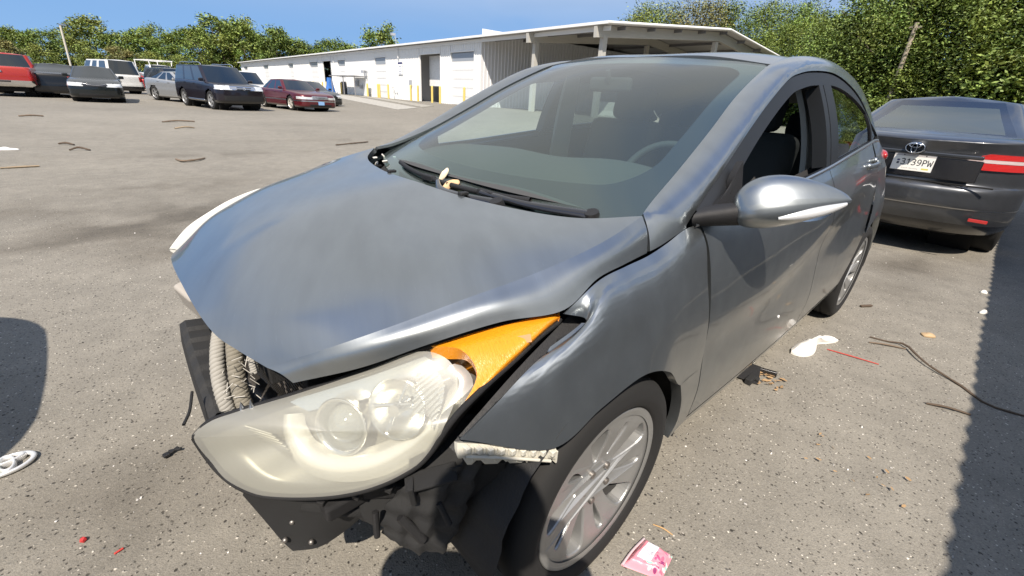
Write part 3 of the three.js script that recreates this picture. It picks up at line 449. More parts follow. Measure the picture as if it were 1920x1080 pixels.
// ---- wheels
function wheelParts(root) { // axle along z, outer face +z; centre at origin
  const ty = new THREE.LatheGeometry([[.214, -.095], [.235, -.108], [.27, -.113], [.297, -.107], [.310, -.093], [.3135, -.07], [.3135, -.052], [.306, -.050], [.306, -.042], [.3135, -.040], [.3145, -.012], [.307, -.010], [.307, .0], [.3145, .002], [.3135, .032], [.306, .034], [.306, .042], [.3135, .044], [.3135, .07], [.311, .088], [.300, .102], [.283, .109], [.268, .111], [.262, .1125], [.255, .111], [.240, .107], [.232, .100], [.228, .090], [.214, .085]].map(v => new THREE.Vector2(...v)), 72); { const p = ty.attributes.position; for (let i = 0; i < p.count; i++) { const x = p.getX(i), z = p.getZ(i), r = Math.hypot(x, z), k = r > .23 ? (.23 + (r - .23) * .92) / r : 1; p.setX(i, x * k); p.setZ(i, z * k); } } ty.rotateX(Math.PI / 2);
  part(root, 'tyre', ty, M.rubber);
  const bar0 = new THREE.LatheGeometry([[.214, -.095], [.205, -.08], [.196, -.05], [.192, .04], [.203, .07], [.214, .086], [.224, .092], [.2285, .094], [.2290, .098], [.2265, .101], [.219, .099], [.214, .092]].map(v => new THREE.Vector2(...v)), 72); bar0.rotateX(Math.PI / 2);
  part(root, 'rim_barrel', bar0, M.steelDark);
  const lip = new THREE.LatheGeometry([[.2065, .074], [.214, .0865], [.224, .0925], [.2287, .0945], [.2294, .0985], [.2267, .1018], [.219, .0996], [.2085, .0985]].map(v => new THREE.Vector2(...v)), 72); lip.rotateX(Math.PI / 2); part(root, 'rim_lip', lip, M.alloy);
  // face: five broad open windows and five pocketed half windows between twisted spokes
  const pol = (r, a) => [r * Math.cos(a), r * Math.sin(a)], holes = [], T = 2 * Math.PI / 5, sl = [];
  for (let i = 0; i < 5; i++) { const a = i * T + .3;
    const h = []; for (const [r, d] of [[.074, -.12], [.097, -.21], [.14, -.245], [.18, -.24], [.199, -.18], [.204, -.04], [.203, .09], [.196, .17], [.17, .20], [.13, .19], [.097, .16], [.074, .09]]) h.push(pol(r, a + d + (r - .08) * .6)); holes.push(smoothPoly(h));
    const h2 = []; for (const [r, d] of [[.080, -.05], [.10, -.09], [.14, -.105], [.175, -.09], [.188, -.03], [.186, .05], [.165, .09], [.13, .095], [.10, .085], [.080, .05]]) h2.push(pol(r, a + T / 2 + d + (r - .08) * .6)); holes.push(smoothPoly(h2)); }
  const disc = []; for (let k = 0; k < 90; k++) disc.push(pol(.215, k / 90 * 2 * Math.PI));
  const fg = extrude(disc, .020, .005, holes); { const p = fg.attributes.position; for (let k = 0; k < p.count; k++) { const x = p.getX(k), y = p.getY(k), r = Math.hypot(x, y); const z = p.getZ(k); p.setZ(k, z + .048 + .022 * smooth(.05, .21, r) * (z > .01 ? 1 : .4) - (r < .04 ? .008 : 0)); } fg.computeVertexNormals(); }
  const face = part(root, 'spoke_face', fg, M.alloy);
  const hub = new THREE.LatheGeometry([[.001, .052], [.020, .052], [.024, .058], [.029, .062], [.031, .056], [.034, .050]].map(v => new THREE.Vector2(...v)), 32); hub.rotateX(Math.PI / 2); part(root, 'hub', hub, M.rust);
  for (let i = 0; i < 5; i++) { const a = i * T + .62, n = new THREE.CylinderGeometry(.0095, .0105, .018, 6); n.rotateX(Math.PI / 2); mv(n, .054 * Math.cos(a), .054 * Math.sin(a), .075); part(root, 'wheel_nut', n, M.steel); }
  const dsk = new THREE.LatheGeometry([[.06, .012], [.075, .012], [.08, -.004], [.138, -.004], [.140, -.010], [.138, -.026], [.08, -.026]].map(v => new THREE.Vector2(...v)), 48); dsk.rotateX(Math.PI / 2); const dk = part(root, 'brake_disc', dsk, M.steel);
  part(dk, 'caliper', mv(rot(box(.10, .05, .07, 0, 0, 0, .012), 0, 0, 1.2), .125, .06, -.01), M.steel);
  part(root, 'axle_stub', mv(rot(new THREE.CylinderGeometry(.045, .045, .3, 20), Math.PI / 2), 0, 0, -.14), M.voidBlack);
}
function smoothPoly(p) { const c = new THREE.CatmullRomCurve3(p.map(q => V(q[0], q[1], 0)), true, 'centripetal'); return c.getPoints(28).slice(0, 28).map(q => [q.x, q.y]); }
for (const [x, s] of [[0, 1], [2.65, 1], [0, -1], [2.65, -1]]) { const w = new THREE.Group(); w.name = 'wheel'; w.position.set(x, .3085, s * .772); w.rotation.y = s > 0 ? 0 : Math.PI; w.rotation.z = x ? .5 : .18; car.add(w); wheelParts(w); }
{ // cabin
  const dk = std([.022, .022, .023], { roughness: .9 }), cloth = std([.06, .06, .06], { roughness: .97 }), dash = std([.055, .056, .056], { roughness: .85 });
  part(car, 'floor_pan', [box(3.0, .03, 1.5, 1.65, .22, 0), box(.03, .55, 1.4, .34, .6, 0), box(.25, .14, .3, 1.1, .32, 0)], dk);
  const dp = rowsGrid([[[.26, .93, -.64], [.16, .94, -.3], [.15, .94, 0], [.16, .94, .3], [.26, .93, .64]], [[.52, .965, -.66], [.50, .985, -.3], [.50, .985, 0], [.50, 1.0, .3], [.52, .97, .66]], [[.78, .95, -.68], [.78, .97, -.3], [.76, .97, 0], [.74, 1.0, .36], [.78, .95, .68]], [[.82, .86, -.68], [.82, .86, -.3], [.80, .86, 0], [.78, .88, .36], [.82, .86, .68]], [[.72, .60, -.68], [.72, .58, -.3], [.72, .55, 0], [.70, .62, .36], [.72, .60, .68]]], 30, 26);
  const da = part(car, 'dashboard', gridGeo(dp), dash); part(da, 'air_vent', [box(.01, .06, .12, .80, .90, -.1), box(.01, .06, .12, .80, .90, .05)], dk);
  const st = part(car, 'steering_wheel', (() => { const t = new THREE.TorusGeometry(.185, .016, 10, 44); const sp = [box(.34, .035, .02), box(.03, .17, .02, 0, -.085, 0), mv(rot(new THREE.CylinderGeometry(.07, .08, .05, 24), Math.PI / 2), 0, 0, .0)]; const g = join([t, ...sp]); g.rotateY(Math.PI / 2); g.rotateZ(-.42); return mv(g, .92, .90, .36); })(), std([.05, .05, .05], { roughness: .5 }));
  part(st, 'column', bar([.90, .88, .36], [.66, .76, .36], .05, 14), dk);
  for (const z of [.36, -.36]) { const s = part(car, 'front_seat', [rot(box(.52, .16, .52, 0, 0, 0, .06), 0, 0, .08).translate(1.35, .50, z), rot(box(.15, .62, .50, 0, 0, 0, .06), 0, 0, -.24).translate(1.66, .82, z)], cloth);
    part(s, 'headrest', [rot(box(.10, .19, .27, 0, 0, 0, .05), 0, 0, -.2).translate(1.77, 1.215, z), bar([1.73, 1.08, z - .05], [1.76, 1.2, z - .05], .007), bar([1.73, 1.08, z + .05], [1.76, 1.2, z + .05], .007)], cloth); }
  const rs = part(car, 'rear_seat', [box(.5, .16, 1.3, 2.2, .48, 0, .06), rot(box(.15, .62, 1.3, 0, 0, 0, .06), 0, 0, -.3).translate(2.52, .78, 0)], cloth); for (const z of [.38, -.38]) part(rs, 'headrest', rot(box(.09, .16, .25, 0, 0, 0, .05), 0, 0, -.2).translate(2.64, 1.15, z), cloth);
  both('door_trim', (() => { const P = []; for (let i = 0; i <= 8; i++) { const r = []; for (let j = 0; j <= 20; j++) { const x = lerp(.42, 2.45, j / 20), p = sideAt(x, lerp(.15, 4.9, i / 8)); p.z -= .075; r.push(p); } P.push(r); } return gridGeo(P); })(), dk);
  part(car, 'interior_mirror', [box(.03, .06, .22, 1.0, 1.285, 0, .015), bar([.99, 1.29, 0], [.97, 1.34, 0], .01)], dk);
  { const P = rowsGrid([[[2.64, 1.36, .53], [2.66, 1.2, .66], [2.66, .9, .72]], [[3.05, 1.325, .46], [3.19, 1.15, .555], [3.30, .95, .64]]], 14, 8); both('rear_pillar_lining', gridGeo(P), dk); }
  part(car, 'paint_chip', mv(new THREE.IcosahedronGeometry(.010, 0), 1.117, .463, .880), std([.7, .7, .68]));
  // tailgate glass
  const rg = rowsGrid([[[3.03, 1.30, -.50], [3.14, 1.325, 0], [3.03, 1.30, .50]], [[3.17, 1.15, -.57], [3.26, 1.17, 0], [3.17, 1.15, .57]], [[3.28, 1.035, -.62], [3.345, 1.035, 0], [3.28, 1.035, .62]]], 16, 10); part(car, 'tailgate_window', gridGeo(rg), M.glass);
  const cover = part(car, 'undertray', [box(3.3, .02, 1.25, 1.35, .175, 0), rot(new THREE.CylinderGeometry(.03, .03, 1.4, 12), 0, 0, Math.PI / 2).translate(2.2, .16, .2)], M.voidBlack);
}
// ---------------------------------------------------------------- ground
const gy = (x, z) => 0.5 * smooth(7.5, 19.5, x + 0.071 * (z + 25)) * smooth(6, -4, z) ;
{
  const N = 2048, T = 3.3, d = new Float32Array(N * N * 3), hb = new Float32Array(N * N), rr = rng(77);
  for (let j = 0; j < N; j++) for (let i = 0; i < N; i++) { const a = fbm(i / 64, j / 64, 5, 2, 32), b = hash2(i, j, 4), c = vnoise(i / 2.5, j / 2.5, 6); const v = .535 + .09 * (a - .5) + .07 * (b - .5) + .07 * (c - .5), k = (j * N + i) * 3; d[k] = v * 1.02; d[k + 1] = v * .995; d[k + 2] = v * .945; hb[j * N + i] = .5 + .25 * (b - .5); }
  const stamp = (n, r0, r1, tone, h) => { for (let q = 0; q < n; q++) { const cx = rr() * N, cy = rr() * N, r = lerp(r0, r1, rr() ** 2), an = rr() * 6.28, e = .45 + .5 * rr(), c = tone(rr()), R = Math.ceil(r + 1), ca = Math.cos(an), sa = Math.sin(an);
    for (let y = -R; y <= R; y++) for (let x = -R; x <= R; x++) { const u = (x * ca + y * sa) / r, v = (-x * sa + y * ca) / (r * e); const dd = u * u + v * v; if (dd > 1.2) continue; const a = clamp((1.2 - dd) * 3), k = ((((cy + y) | 0) + N) % N) * N + ((((cx + x) | 0) + N) % N); for (let m = 0; m < 3; m++) d[k * 3 + m] = lerp(d[k * 3 + m], c[m], a); hb[k] = lerp(hb[k], h, a); } } };
  stamp(60000, .8, 2.4, t => { const v = .47 + .13 * t; return [v, v * .98, v * .94]; }, .58);
  stamp(21000, .9, 2.6, t => { const v = .25 + .16 * t; return [v, v * .96, v * .90]; }, .28);
  stamp(3200, 1.2, 3.4, t => { const v = .20 + .14 * t; return [v, v * .96, v * .90]; }, .25);
  stamp(10500, .8, 2.3, t => { const v = .68 + .28 * t; return [v, v * .98, v * .94]; }, .8);
  const col = dataTex(N, N, (i, j) => { const k = (j * N + i) * 3; return [d[k], d[k + 1], d[k + 2]]; });
  const bmp = dataTex(N, N, (i, j) => { const v = hb[j * N + i]; return [v, v, v]; }, false);
  // sheet graded finely near the camera, out to the horizon
  const ax = (c, n, s, m) => { const o = []; for (let i = -n; i <= n; i++) o.push(c + s * Math.sinh(i / n * m)); return o; };
  const X = ax(0.5, 150, .42, 7.2), Z = ax(-2, 150, .42, 7.2), pos = [], uv = [], cl = [], idx = [];
  const blot = [[-.75, -3.6, .55, .5, .40], [-1.1, -3.2, .5, .3, .36], [-.55, -2.7, .3, .25, .3], [-1.2, -4.6, .6, .4, .3], [-.2, -5.4, .9, .4, .25], [1.0, -3.4, 1.0, .35, .34], [-.1, -3.9, .5, .9, .26], [2.6, -4.3, 1.1, .22, .22], [-.35, -3.1, .7, .12, .3], [-1.0, -.2, .35, .25, .2], [4.4, 1.0, .8, .25, .45], [6.2, .9, 1.3, .5, .35], [.3, -8, 3, .35, .22], [4, -10, 2.5, .3, .2]];
  for (const z of Z) for (const x of X) {
    pos.push(x, gy(x, z), z); uv.push(x / T, z / T);
    let v = .80 + .24 * (fbm(x * .23 + 40, z * .23, 4, 21) - .5) + .16 * (fbm(x * 1.1, z * 1.1, 4, 31) - .5);
    v -= .06 * smooth(.58, .75, fbm(x * .5 + 3, z * .9, 4, 41)); let w = .0;
    for (const [bx, bz, rx, rz, s] of blot) { const q = ((x - bx) / rx) ** 2 + ((z - bz) / rz) ** 2; const e = Math.exp(-q * 1.2) * smooth(.30, .62, fbm(x * 2.6 + bx * 7, z * 2.6, 4, 51)) * s * .95; v -= e; w += e; }
    cl.push(v * (1.0 + w * .08), v * (.982 - w * .02), v * (.925 - w * .12));
  }
  const n = X.length; for (let j = 0; j < Z.length - 1; j++) for (let i = 0; i < n - 1; i++) { const a = j * n + i; idx.push(a, a + n, a + 1, a + 1, a + n, a + n + 1); }
  const g = new THREE.BufferGeometry(); g.setAttribute('position', new THREE.Float32BufferAttribute(pos, 3)); g.setAttribute('uv', new THREE.Float32BufferAttribute(uv, 2)); g.setAttribute('color', new THREE.Float32BufferAttribute(cl, 3)); g.setIndex(idx); g.computeVertexNormals();
  struct('ground', g, std([1, 1, 1], { map: col, bumpMap: bmp, bumpScale: .006, roughness: .93, vertexColors: true }));
  // loose chips of stone
  const r2 = rng(5), chip = new THREE.IcosahedronGeometry(1, 0), NP = 5200, im = new THREE.InstancedMesh(chip, std([1, 1, 1], { roughness: .8, side: THREE.FrontSide }), NP), m4 = new THREE.Matrix4(), qq = new THREE.Quaternion(), ee = new THREE.Euler();
  for (let i = 0; i < NP; i++) { const rd = .3 + 6.5 * Math.pow(r2(), 1.3), an = r2() * 6.283; let x = -.6 + rd * Math.cos(an) + 1.3, z = .2 + rd * Math.sin(an) * 1.0; const s = .0014 + .0030 * r2() ** 3; ee.set(r2() * 6, r2() * 6, r2() * 6); m4.compose(V(x, gy(x, z) + s * .25, z), qq.setFromEuler(ee), V(s * (1 + r2()), s * .7, s)); im.setMatrixAt(i, m4); const t = r2(), v = t < .45 ? .06 + .08 * r2() : t < .8 ? .25 + .2 * r2() : .6 + .3 * r2(); im.setColorAt(i, lin(v, v * .97, v * .92)); }
  im.name = 'gravel_chips'; im.userData = { label: 'loose stone chips scattered over the asphalt', category: 'gravel', kind: 'stuff' }; shadows(im); scene.add(im);
}
// concrete ramp strips running up to the workshop doors
{
  const slab = (q, nm, m) => { const P = []; for (let i = 0; i <= 20; i++) { const r = []; for (let j = 0; j <= 6; j++) { const a = [lerp(q[0][0], q[1][0], i / 20), lerp(q[0][1], q[1][1], i / 20)], b = [lerp(q[3][0], q[2][0], i / 20), lerp(q[3][1], q[2][1], i / 20)]; const x = lerp(a[0], b[0], j / 6), z = lerp(a[1], b[1], j / 6); r.push(V(x, gy(x, z) + .03, z)); } P.push(r); } const g = gridGeo(P); struct(nm, [g, ...flange(P, .05, V(P[10][3].x, -50, P[10][3].z))], m); };
  const cc = dataTex(256, 256, (i, j) => { const v = .66 + .12 * (fbm(i / 30, j / 30, 4, 3, 8) - .5) + .06 * hash2(i, j, 2); return [v, v * .985, v * .94]; });
  const m = std([.80, .80, .80], { map: cc, roughness: .9 });
  slab([[19.5, -57], [12.6, -23.0], [14.4, -23.8], [22.0, -57]], 'concrete_ramp', m); slab([[23.0, -57], [15.0, -24.2], [16.2, -24.8], [24.4, -57]], 'concrete_path', std([.68, .67, .64], { map: cc, roughness: .9 }));
}
// ---------------------------------------------------------------- workshop building
const BA = V(20.4, .48, -25.2), BD = V(-.0711, 0, .9975), BN = V(-.9975, 0, -.0711);
{
  const B = thing('workshop_building', 'long white metal workshop with garage doors and open canopy end', 'building', [BA.x, BA.y, BA.z], Math.atan2(-.9975, -.0711) + Math.PI / 2);
  // local frame: +x runs back into the building... set so that local x = along (towards the canopy), local z = outwards
  B.rotation.y = 0; B.quaternion.setFromRotationMatrix(new THREE.Matrix4().makeBasis(BD, V(0, 1, 0), BN.clone()));
  if (new THREE.Vector3().crossVectors(BD, V(0, 1, 0)).dot(BN) < 0) { /* left-handed guard */ }
  const white = std([.86, .87, .88], { roughness: .55, map: dustCol }), grey = std([.36, .38, .41], { roughness: .6 }), dark = std([.78, .78, .77], { roughness: .9 });
  const H = 4.32, ribs = (s0, s1, y0, y1, z, sp = .3) => { const P = [[], []]; let s = s0; const pts = []; while (s < s1) { pts.push([s, 0], [Math.min(s + sp * .72, s1), 0], [Math.min(s + sp * .80, s1), .035], [Math.min(s + sp * .92, s1), .035]); s += sp; } pts.push([s1, 0]); for (const [a, o] of pts) { P[0].push(V(a, y0, z + o)); P[1].push(V(a, y1, z + o)); } const g = gridGeo(P); const h = g.toNonIndexed(); h.computeVertexNormals(); return h; };
  // openings along the wall: [from, to, kind]
  const doors = [[-4.1, -.85, 'shut'], [-9.1, -5.6, 'open'], [-18.55, -15.85, 'panel'], [-29.5, -26.9, 'shut'], [-35.1, -31.8, 'open'], [-40.8, -37.0, 'shut'], [-52, -49, 'shut'], [-69.7, -65.5, 'shut'], [-88.8, -84.7, 'shut']], T = 3.58;
  const wall = []; let s = 0; for (const [a, b] of doors) { wall.push(ribs(b, s, 0, H, 0)); wall.push(ribs(a, b, T, H, 0)); s = a; } wall.push(ribs(-92, s, 0, H, 0));
  part(B, 'front_wall', wall, white);
  const endw = (() => { const g = ribs(0, 21, 0, 4.9, 0, .3); g.rotateY(Math.PI / 2); return g; })(); // runs back from the corner, faces the canopy
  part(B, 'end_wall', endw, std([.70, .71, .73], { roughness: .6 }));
  part(B, 'rear_wall', [box(92, 4.3, .12, -46, 2.15, -21), box(.12, 4.4, 21, -92, 2.2, -10.5)], white);
  part(B, 'interior_floor', box(92, .05, 21, -46, .0, -10.6), std([.25, .25, .24]));
  part(B, 'inner_partition', [box(.1, 4.2, 20, -11, 2.1, -10.5), box(.1, 4.2, 20, -30.5, 2.1, -10.5), box(28, 4.2, .1, -16, 2.1, -8)], dark);
  for (const [a, b, k] of doors) {
    const w = b - a, c = (a + b) / 2, D = part(B, 'door_frame', [box(.08, T, .14, a, T / 2, -.02), box(.08, T, .14, b, T / 2, -.02), box(w, .08, .14, c, T + .04, -.02)], white);
    if (k === 'open') { part(D, 'raised_door', box(w - .1, 2.3, .05, c, T - 1.15, -.9), white);  }
    else for (let i = 0; i < 6; i++) { const hh = T / 6; const glass = i === 5; part(D, glass ? 'door_window' : 'door_panel', [box(w - .1, hh - .05, .05, c, hh * (i + .5), -.10 + (k === 'panel' ? .05 : 0), .012), ...(glass ? [] : [box(w - .1, .045, .03, c, hh * (i + 1) - .01, -.085 + (k === 'panel' ? .06 : 0), .008)])], glass ? std([.30, .33, .37], { roughness: .25 }) : white); }
  }
  // roof: low gable over hall and canopy, fascia boards, purlins and frames under the canopy
  const roofP = [[11.4, H, .50], [11.4, H + 1.12, -11.2], [11.4, H, -22.6]], roof = [];
  for (const [i, j] of [[0, 1], [1, 2]]) { const P = []; for (const q of [roofP[i], roofP[j]]) P.push([V(-92.3, q[1], q[2]), V(-46, q[1], q[2]), V(11.4, q[1], q[2])]); roof.push(gridGeo(P), gridGeo(P.map(r => r.map(v => v.clone().add(V(0, .10, 0)))))); }
  part(B, 'roof', [roof[1], roof[3]], std([.50, .51, .53], { roughness: .6 })); part(B, 'roof_underside', [roof[0], roof[2]], std([.50, .50, .50], { roughness: .8 }));
  part(B, 'fascia', [box(103.8, .13, .05, -40.4, H + .06, .53), box(103.6, .22, .03, -40.5, H - .12, .05)], white);
  const gab = []; for (const [i, j] of [[0, 1], [1, 2]]) { const a = roofP[i], b = roofP[j]; const g = bar([11.43, a[1] + .05, a[2]], [11.43, b[1] + .05, b[2]], .08, 4); gab.push(g); } part(B, 'gable_trim', gab, white);
  const conc = std([.52, .51, .48], { roughness: .85, map: dustCol });
  for (const sx of [10.7, 5.4]) { const F = part(B, 'canopy_frame', [-.2, -11, -22].map(z => box(.26, (z === -11 ? H + .5 : H - .4), .30, sx, (z === -11 ? H + .5 : H - .4) / 2, z)), conc);
    for (const [i, j] of [[0, 1], [1, 2]]) { const a = roofP[i], b = roofP[j], L = Math.hypot(a[1] - b[1], a[2] - b[2]); const g = box(.22, .5, L, 0, 0, 0); g.rotateX(Math.atan2(-(b[1] - a[1]), b[2] - a[2])); mv(g, sx, (a[1] + b[1]) / 2 - .30, (a[2] + b[2]) / 2); part(F, 'rafter', g, conc); } }
  const pur = std([.16, .16, .165], { roughness: .8 }); for (let k = 0; k < 9; k++) { const t = (k + .5) / 9, z = lerp(.2, -22.4, t), y = H + 1.12 * (1 - Math.abs(z + 11.2) / 11.4); part(B, 'purlin', box(11.2, .16, .07, 5.7, y - .12, z), pur); }
  part(B, 'roof_vent', [mv(new THREE.CylinderGeometry(.5, .6, .35, 18), -9, H + .55, -5), mv(new THREE.SphereGeometry(.5, 18, 8, 0, 6.3, 0, 1.57), -9, H + .72, -5)], white);
  part(B, 'roof_vent', [mv(new THREE.CylinderGeometry(.1, .1, .5, 10), 2, H + .7, -4)], grey);
  const dp = part(B, 'downpipe', [bar([-13.0, 4.2, .12], [-13.0, 3.4, .12], .05), bar([-30.7, 4.2, .1], [-30.7, 3.2, .1], .04)], white);
  // wall notices and meter boxes
  const cv = document.createElement('canvas'); cv.width = 128; cv.height = 160; const cx = cv.getContext('2d'); cx.fillStyle = '#f4f4f2'; cx.fillRect(0, 0, 128, 160); cx.fillStyle = '#3a3f6a'; cx.fillRect(0, 0, 128, 26); cx.fillStyle = '#8b93a8'; for (const y of [52, 84, 116, 146]) cx.fillRect(22, y, 84, 9); const st = new THREE.CanvasTexture(cv); st.colorSpace = THREE.SRGBColorSpace;
  part(B, 'notice_board', mv(new THREE.BoxGeometry(.85, 1.0, .03), -12.75, 2.6, .07), std([1, 1, 1], { map: st }));
  part(B, 'meter_box', [box(.34, .42, .14, -10.7, 1.46, .1)], grey); part(B, 'service_pipes', [tube([[-13.9, 0, .35], [-13.9, 1.0, .35], [-13.3, 1.0, .3], [-13.3, .2, .3]], .04, 20, 6), tube([[-13.9, 1.0, .35], [-14.1, 1.3, .3], [-14.3, 1.0, .3]], .03, 16, 6)], white);
  const sh = part(B, 'service_shelter', [box(7.6, .07, 1.4, -23.0, 1.86, 1.3), bar([-26.6, 0, 1.8], [-26.6, 1.85, 1.8], .05), bar([-22.6, 0, 1.9], [-22.6, 1.85, 1.9], .05), bar([-19.4, 0, 1.9], [-19.4, 1.85, 1.9], .05)], std([.30, .30, .31], { metalness: .4 })); part(sh, 'back_panel', box(3.4, 1.7, .06, -21.0, .92, .7), white); part(sh, 'control_box', [box(.7, .5, .25, -21.6, 1.2, .9), box(.3, .35, .2, -20.4, .9, .9)], grey);
  part(B, 'wall_extractor', [box(.6, .25, .5, -20.9, 2.35, .25), box(.2, .5, .3, -20.7, 2.2, .2)], grey); part(B, 'low_doorway', box(1.5, 1.35, .05, -28.0, .68, .045), M.black);
  part(B, 'flood_lamp', [bar([-12.95, 4.3, .2], [-13.0, 5.1, .3], .035), box(.28, .18, .35, -13.1, 5.25, .45)], grey);
}
const onB = (s, out, y = 0) => V(BA.x, BA.y + y, BA.z).addScaledVector(BD, s).addScaledVector(BN, out);
{ // yellow bollards, two to a door
  const list = [[-9.3, 'beside the open garage door'], [-8.0, ''], [-5.6, ''], [-4.35, ''], [-.9, ''], [-15.9, ''], [-16.3, ''], [-13.9, ''], [-18.9, ''], [-26.7, ''], [-31.9, ''], [-33.4, ''], [-37.2, ''], [-40.5, '']];
  const g = join([mv(new THREE.CylinderGeometry(.085, .085, 1.15, 16), 0, .575, 0), mv(new THREE.SphereGeometry(.085, 16, 8, 0, 6.3, 0, 1.57), 0, 1.15, 0)]), m = std([.72, .56, .16], { roughness: .7, map: dustCol });
  for (const [s] of list) { const b = single('bollard', g, m, 'yellow steel bollard standing in front of the white workshop wall', 'bollard', 'bollards along the workshop wall'); b.position.copy(onB(s, .8)); b.position.y = gy(b.position.x, b.position.z); }
  const bag = thing('blue_tarp', 'crumpled blue tarpaulin hung beside the workshop doorway', 'tarpaulin', onB(-29.6, 1.1).toArray()); const P = []; for (let i = 0; i <= 14; i++) { const r = []; for (let j = 0; j <= 20; j++) { const a = j / 20 * 6.283, w = .25 + .35 * Math.pow(1 - i / 14, 1.4) + .06 * vnoise(i * .9, j * 1.3, 4); r.push(V(w * Math.cos(a), 1.7 * i / 14, w * .6 * Math.sin(a))); } P.push(r); } part(bag, 'cloth', gridGeo(P), std([.03, .14, .45], { roughness: .6 })); part(bag, 'cord', bar([0, 1.6, 0], [.05, 1.95, 0], .02), M.black);
}
{ // concrete barrier blocks and a traffic cone under the canopy, seen through the windscreen
  const prof = [[-.30, 0], [.30, 0], [.30, .08], [.16, .33], [.11, .80], [-.11, .80], [-.16, .33], [-.30, .08]], cm3 = std([.70, .69, .66], { roughness: .9 });
  for (const [x, z, t, l] of [[19.6, -16.6, 1.2, 'pale concrete barrier block beside the traffic cone under the canopy'], [22.6, -15.6, .2, 'pale concrete barrier block deeper under the canopy']]) { const g = extrude(prof, 1.2, .02); mv(g, 0, 0, -.6); const m = single('barrier_block', g, cm3, l, 'barrier'); m.position.set(x, gy(x, z), z); m.rotation.y = t; }
  const c = thing('traffic_cone', 'orange traffic cone with white collar under the canopy', 'cone', [21.2, gy(21.2, -17.4), -17.4]); part(c, 'base', box(.38, .04, .38, 0, .02, 0, .01), M.black); part(c, 'cone_body', mv(new THREE.CylinderGeometry(.03, .14, .70, 20), 0, .39, 0), std([.75, .16, .03], { roughness: .6 })); part(c, 'reflective_collar', mv(new THREE.CylinderGeometry(.068, .098, .18, 20), 0, .45, 0), std([.8, .8, .8]));
}
// ---------------------------------------------------------------- trees
const bark = std([.11, .09, .07], { roughness: .95 });
const leafMats = [[.26, .39, .085], [.22, .35, .075], [.30, .41, .10], [.33, .36, .14]].map(c => phy(c, { roughness: .75, transmission: .36, thickness: 0, vertexColors: true }));
function crownGeo(seed, H, Rad, low, nClump, perClump, leaf) {
  const r = rng(seed), pos = [], col = [], nor = [];
  const gauss = () => (r() + r() + r() + r() - 2) * 1.0;
  for (let c = 0; c < nClump; c++) {
    const t = Math.pow(r(), .8), yy = lerp(low, H * .96, t), prof = Math.sqrt(clamp(1 - Math.pow((t - .40) / .66, 2))) , a = r() * 6.283, rr = Rad * prof * (.35 + .65 * Math.sqrt(r())) * (.8 + .4 * r());
    const cx = rr * Math.cos(a), cz = rr * Math.sin(a), cr = Rad * (.17 + .16 * r()), tone = .72 + .55 * r(), yel = r() * .25;
    for (let k = 0; k < perClump; k++) {
      const ux = gauss(), uy = gauss() * .8, uz = gauss(), x = cx + cr * ux, y = yy + cr * uy, z = cz + cr * uz; if (y < low * .6) continue;
      const L = leaf * (.6 + .8 * r()), th = r() * 6.283, ph = Math.acos(2 * r() - 1), d1 = V(Math.sin(ph) * Math.cos(th), Math.cos(ph) * .7, Math.sin(ph) * Math.sin(th)).normalize(), d2 = V(r() - .5, r() - .5, r() - .5).cross(d1).normalize();
      const A = V(x, y, z).addScaledVector(d1, -L), B = V(x, y, z).addScaledVector(d2, L * .45), C = V(x, y, z).addScaledVector(d1, L), D = V(x, y, z).addScaledVector(d2, -L * .45), n = new THREE.Vector3().crossVectors(d1, d2); if (n.y < 0) n.negate();
      const f = tone * (.75 + .5 * r()), q = [f * (1 + yel), f, f * (1 - yel * .6)];
      for (const P of [A, B, C, A, C, D]) { pos.push(P.x, P.y, P.z); nor.push(n.x, n.y, n.z); col.push(...q); }
    }
  }
  const g = new THREE.BufferGeometry(); g.setAttribute('position', new THREE.Float32BufferAttribute(pos, 3)); g.setAttribute('normal', new THREE.Float32BufferAttribute(nor, 3)); g.setAttribute('color', new THREE.Float32BufferAttribute(col, 3)); return g;
}
function trunkGeo(seed, H, r0) { const r = rng(seed), o = []; const pts = []; for (let i = 0; i <= 5; i++) pts.push(V((r() - .5) * .05 * H * i / 5, H * .9 * i / 5, (r() - .5) * .05 * H * i / 5)); const L = []; const c = new THREE.CatmullRomCurve3(pts); for (let i = 0; i <= 12; i++) { const p = c.getPoint(i / 12), w = r0 * (1 - .85 * i / 12) * (i === 0 ? 1.35 : 1), l = []; for (let k = 0; k < 9; k++) { const a = k / 9 * 6.283; l.push(V(p.x + w * Math.cos(a), p.y, p.z + w * Math.sin(a))); } L.push(l); } o.push(loopsGeo(L));
  for (let i = 0; i < 7; i++) { const p = c.getPoint(.25 + .09 * i), a = r() * 6.283, l = H * (.16 + .14 * r()); o.push(tube([p, V(p.x + l * .5 * Math.cos(a), p.y + l * .35, p.z + l * .5 * Math.sin(a)), V(p.x + l * Math.cos(a), p.y + l * .75, p.z + l * Math.sin(a))], r0 * .22, 8, 5)); } return join(o); }
const farKinds = [0, 1, 2].map(i => ({ c: crownGeo(100 + i, 12, 3.6 + .4 * i, 1.0, 54, 110, .23), t: trunkGeo(200 + i, 12, .22) }));
const nearKinds = [0, 1, 2, 3].map(i => ({ c: crownGeo(300 + i, 10, 3.3 + .25 * i, .6, 84, 330, .078), t: trunkGeo(400 + i, 10, .17) }));
const bushKinds = [0, 1].map(i => ({ c: crownGeo(500 + i, 3.2, 1.9, .1, 40, 260, .072), t: trunkGeo(600 + i, 2.6, .05) }));
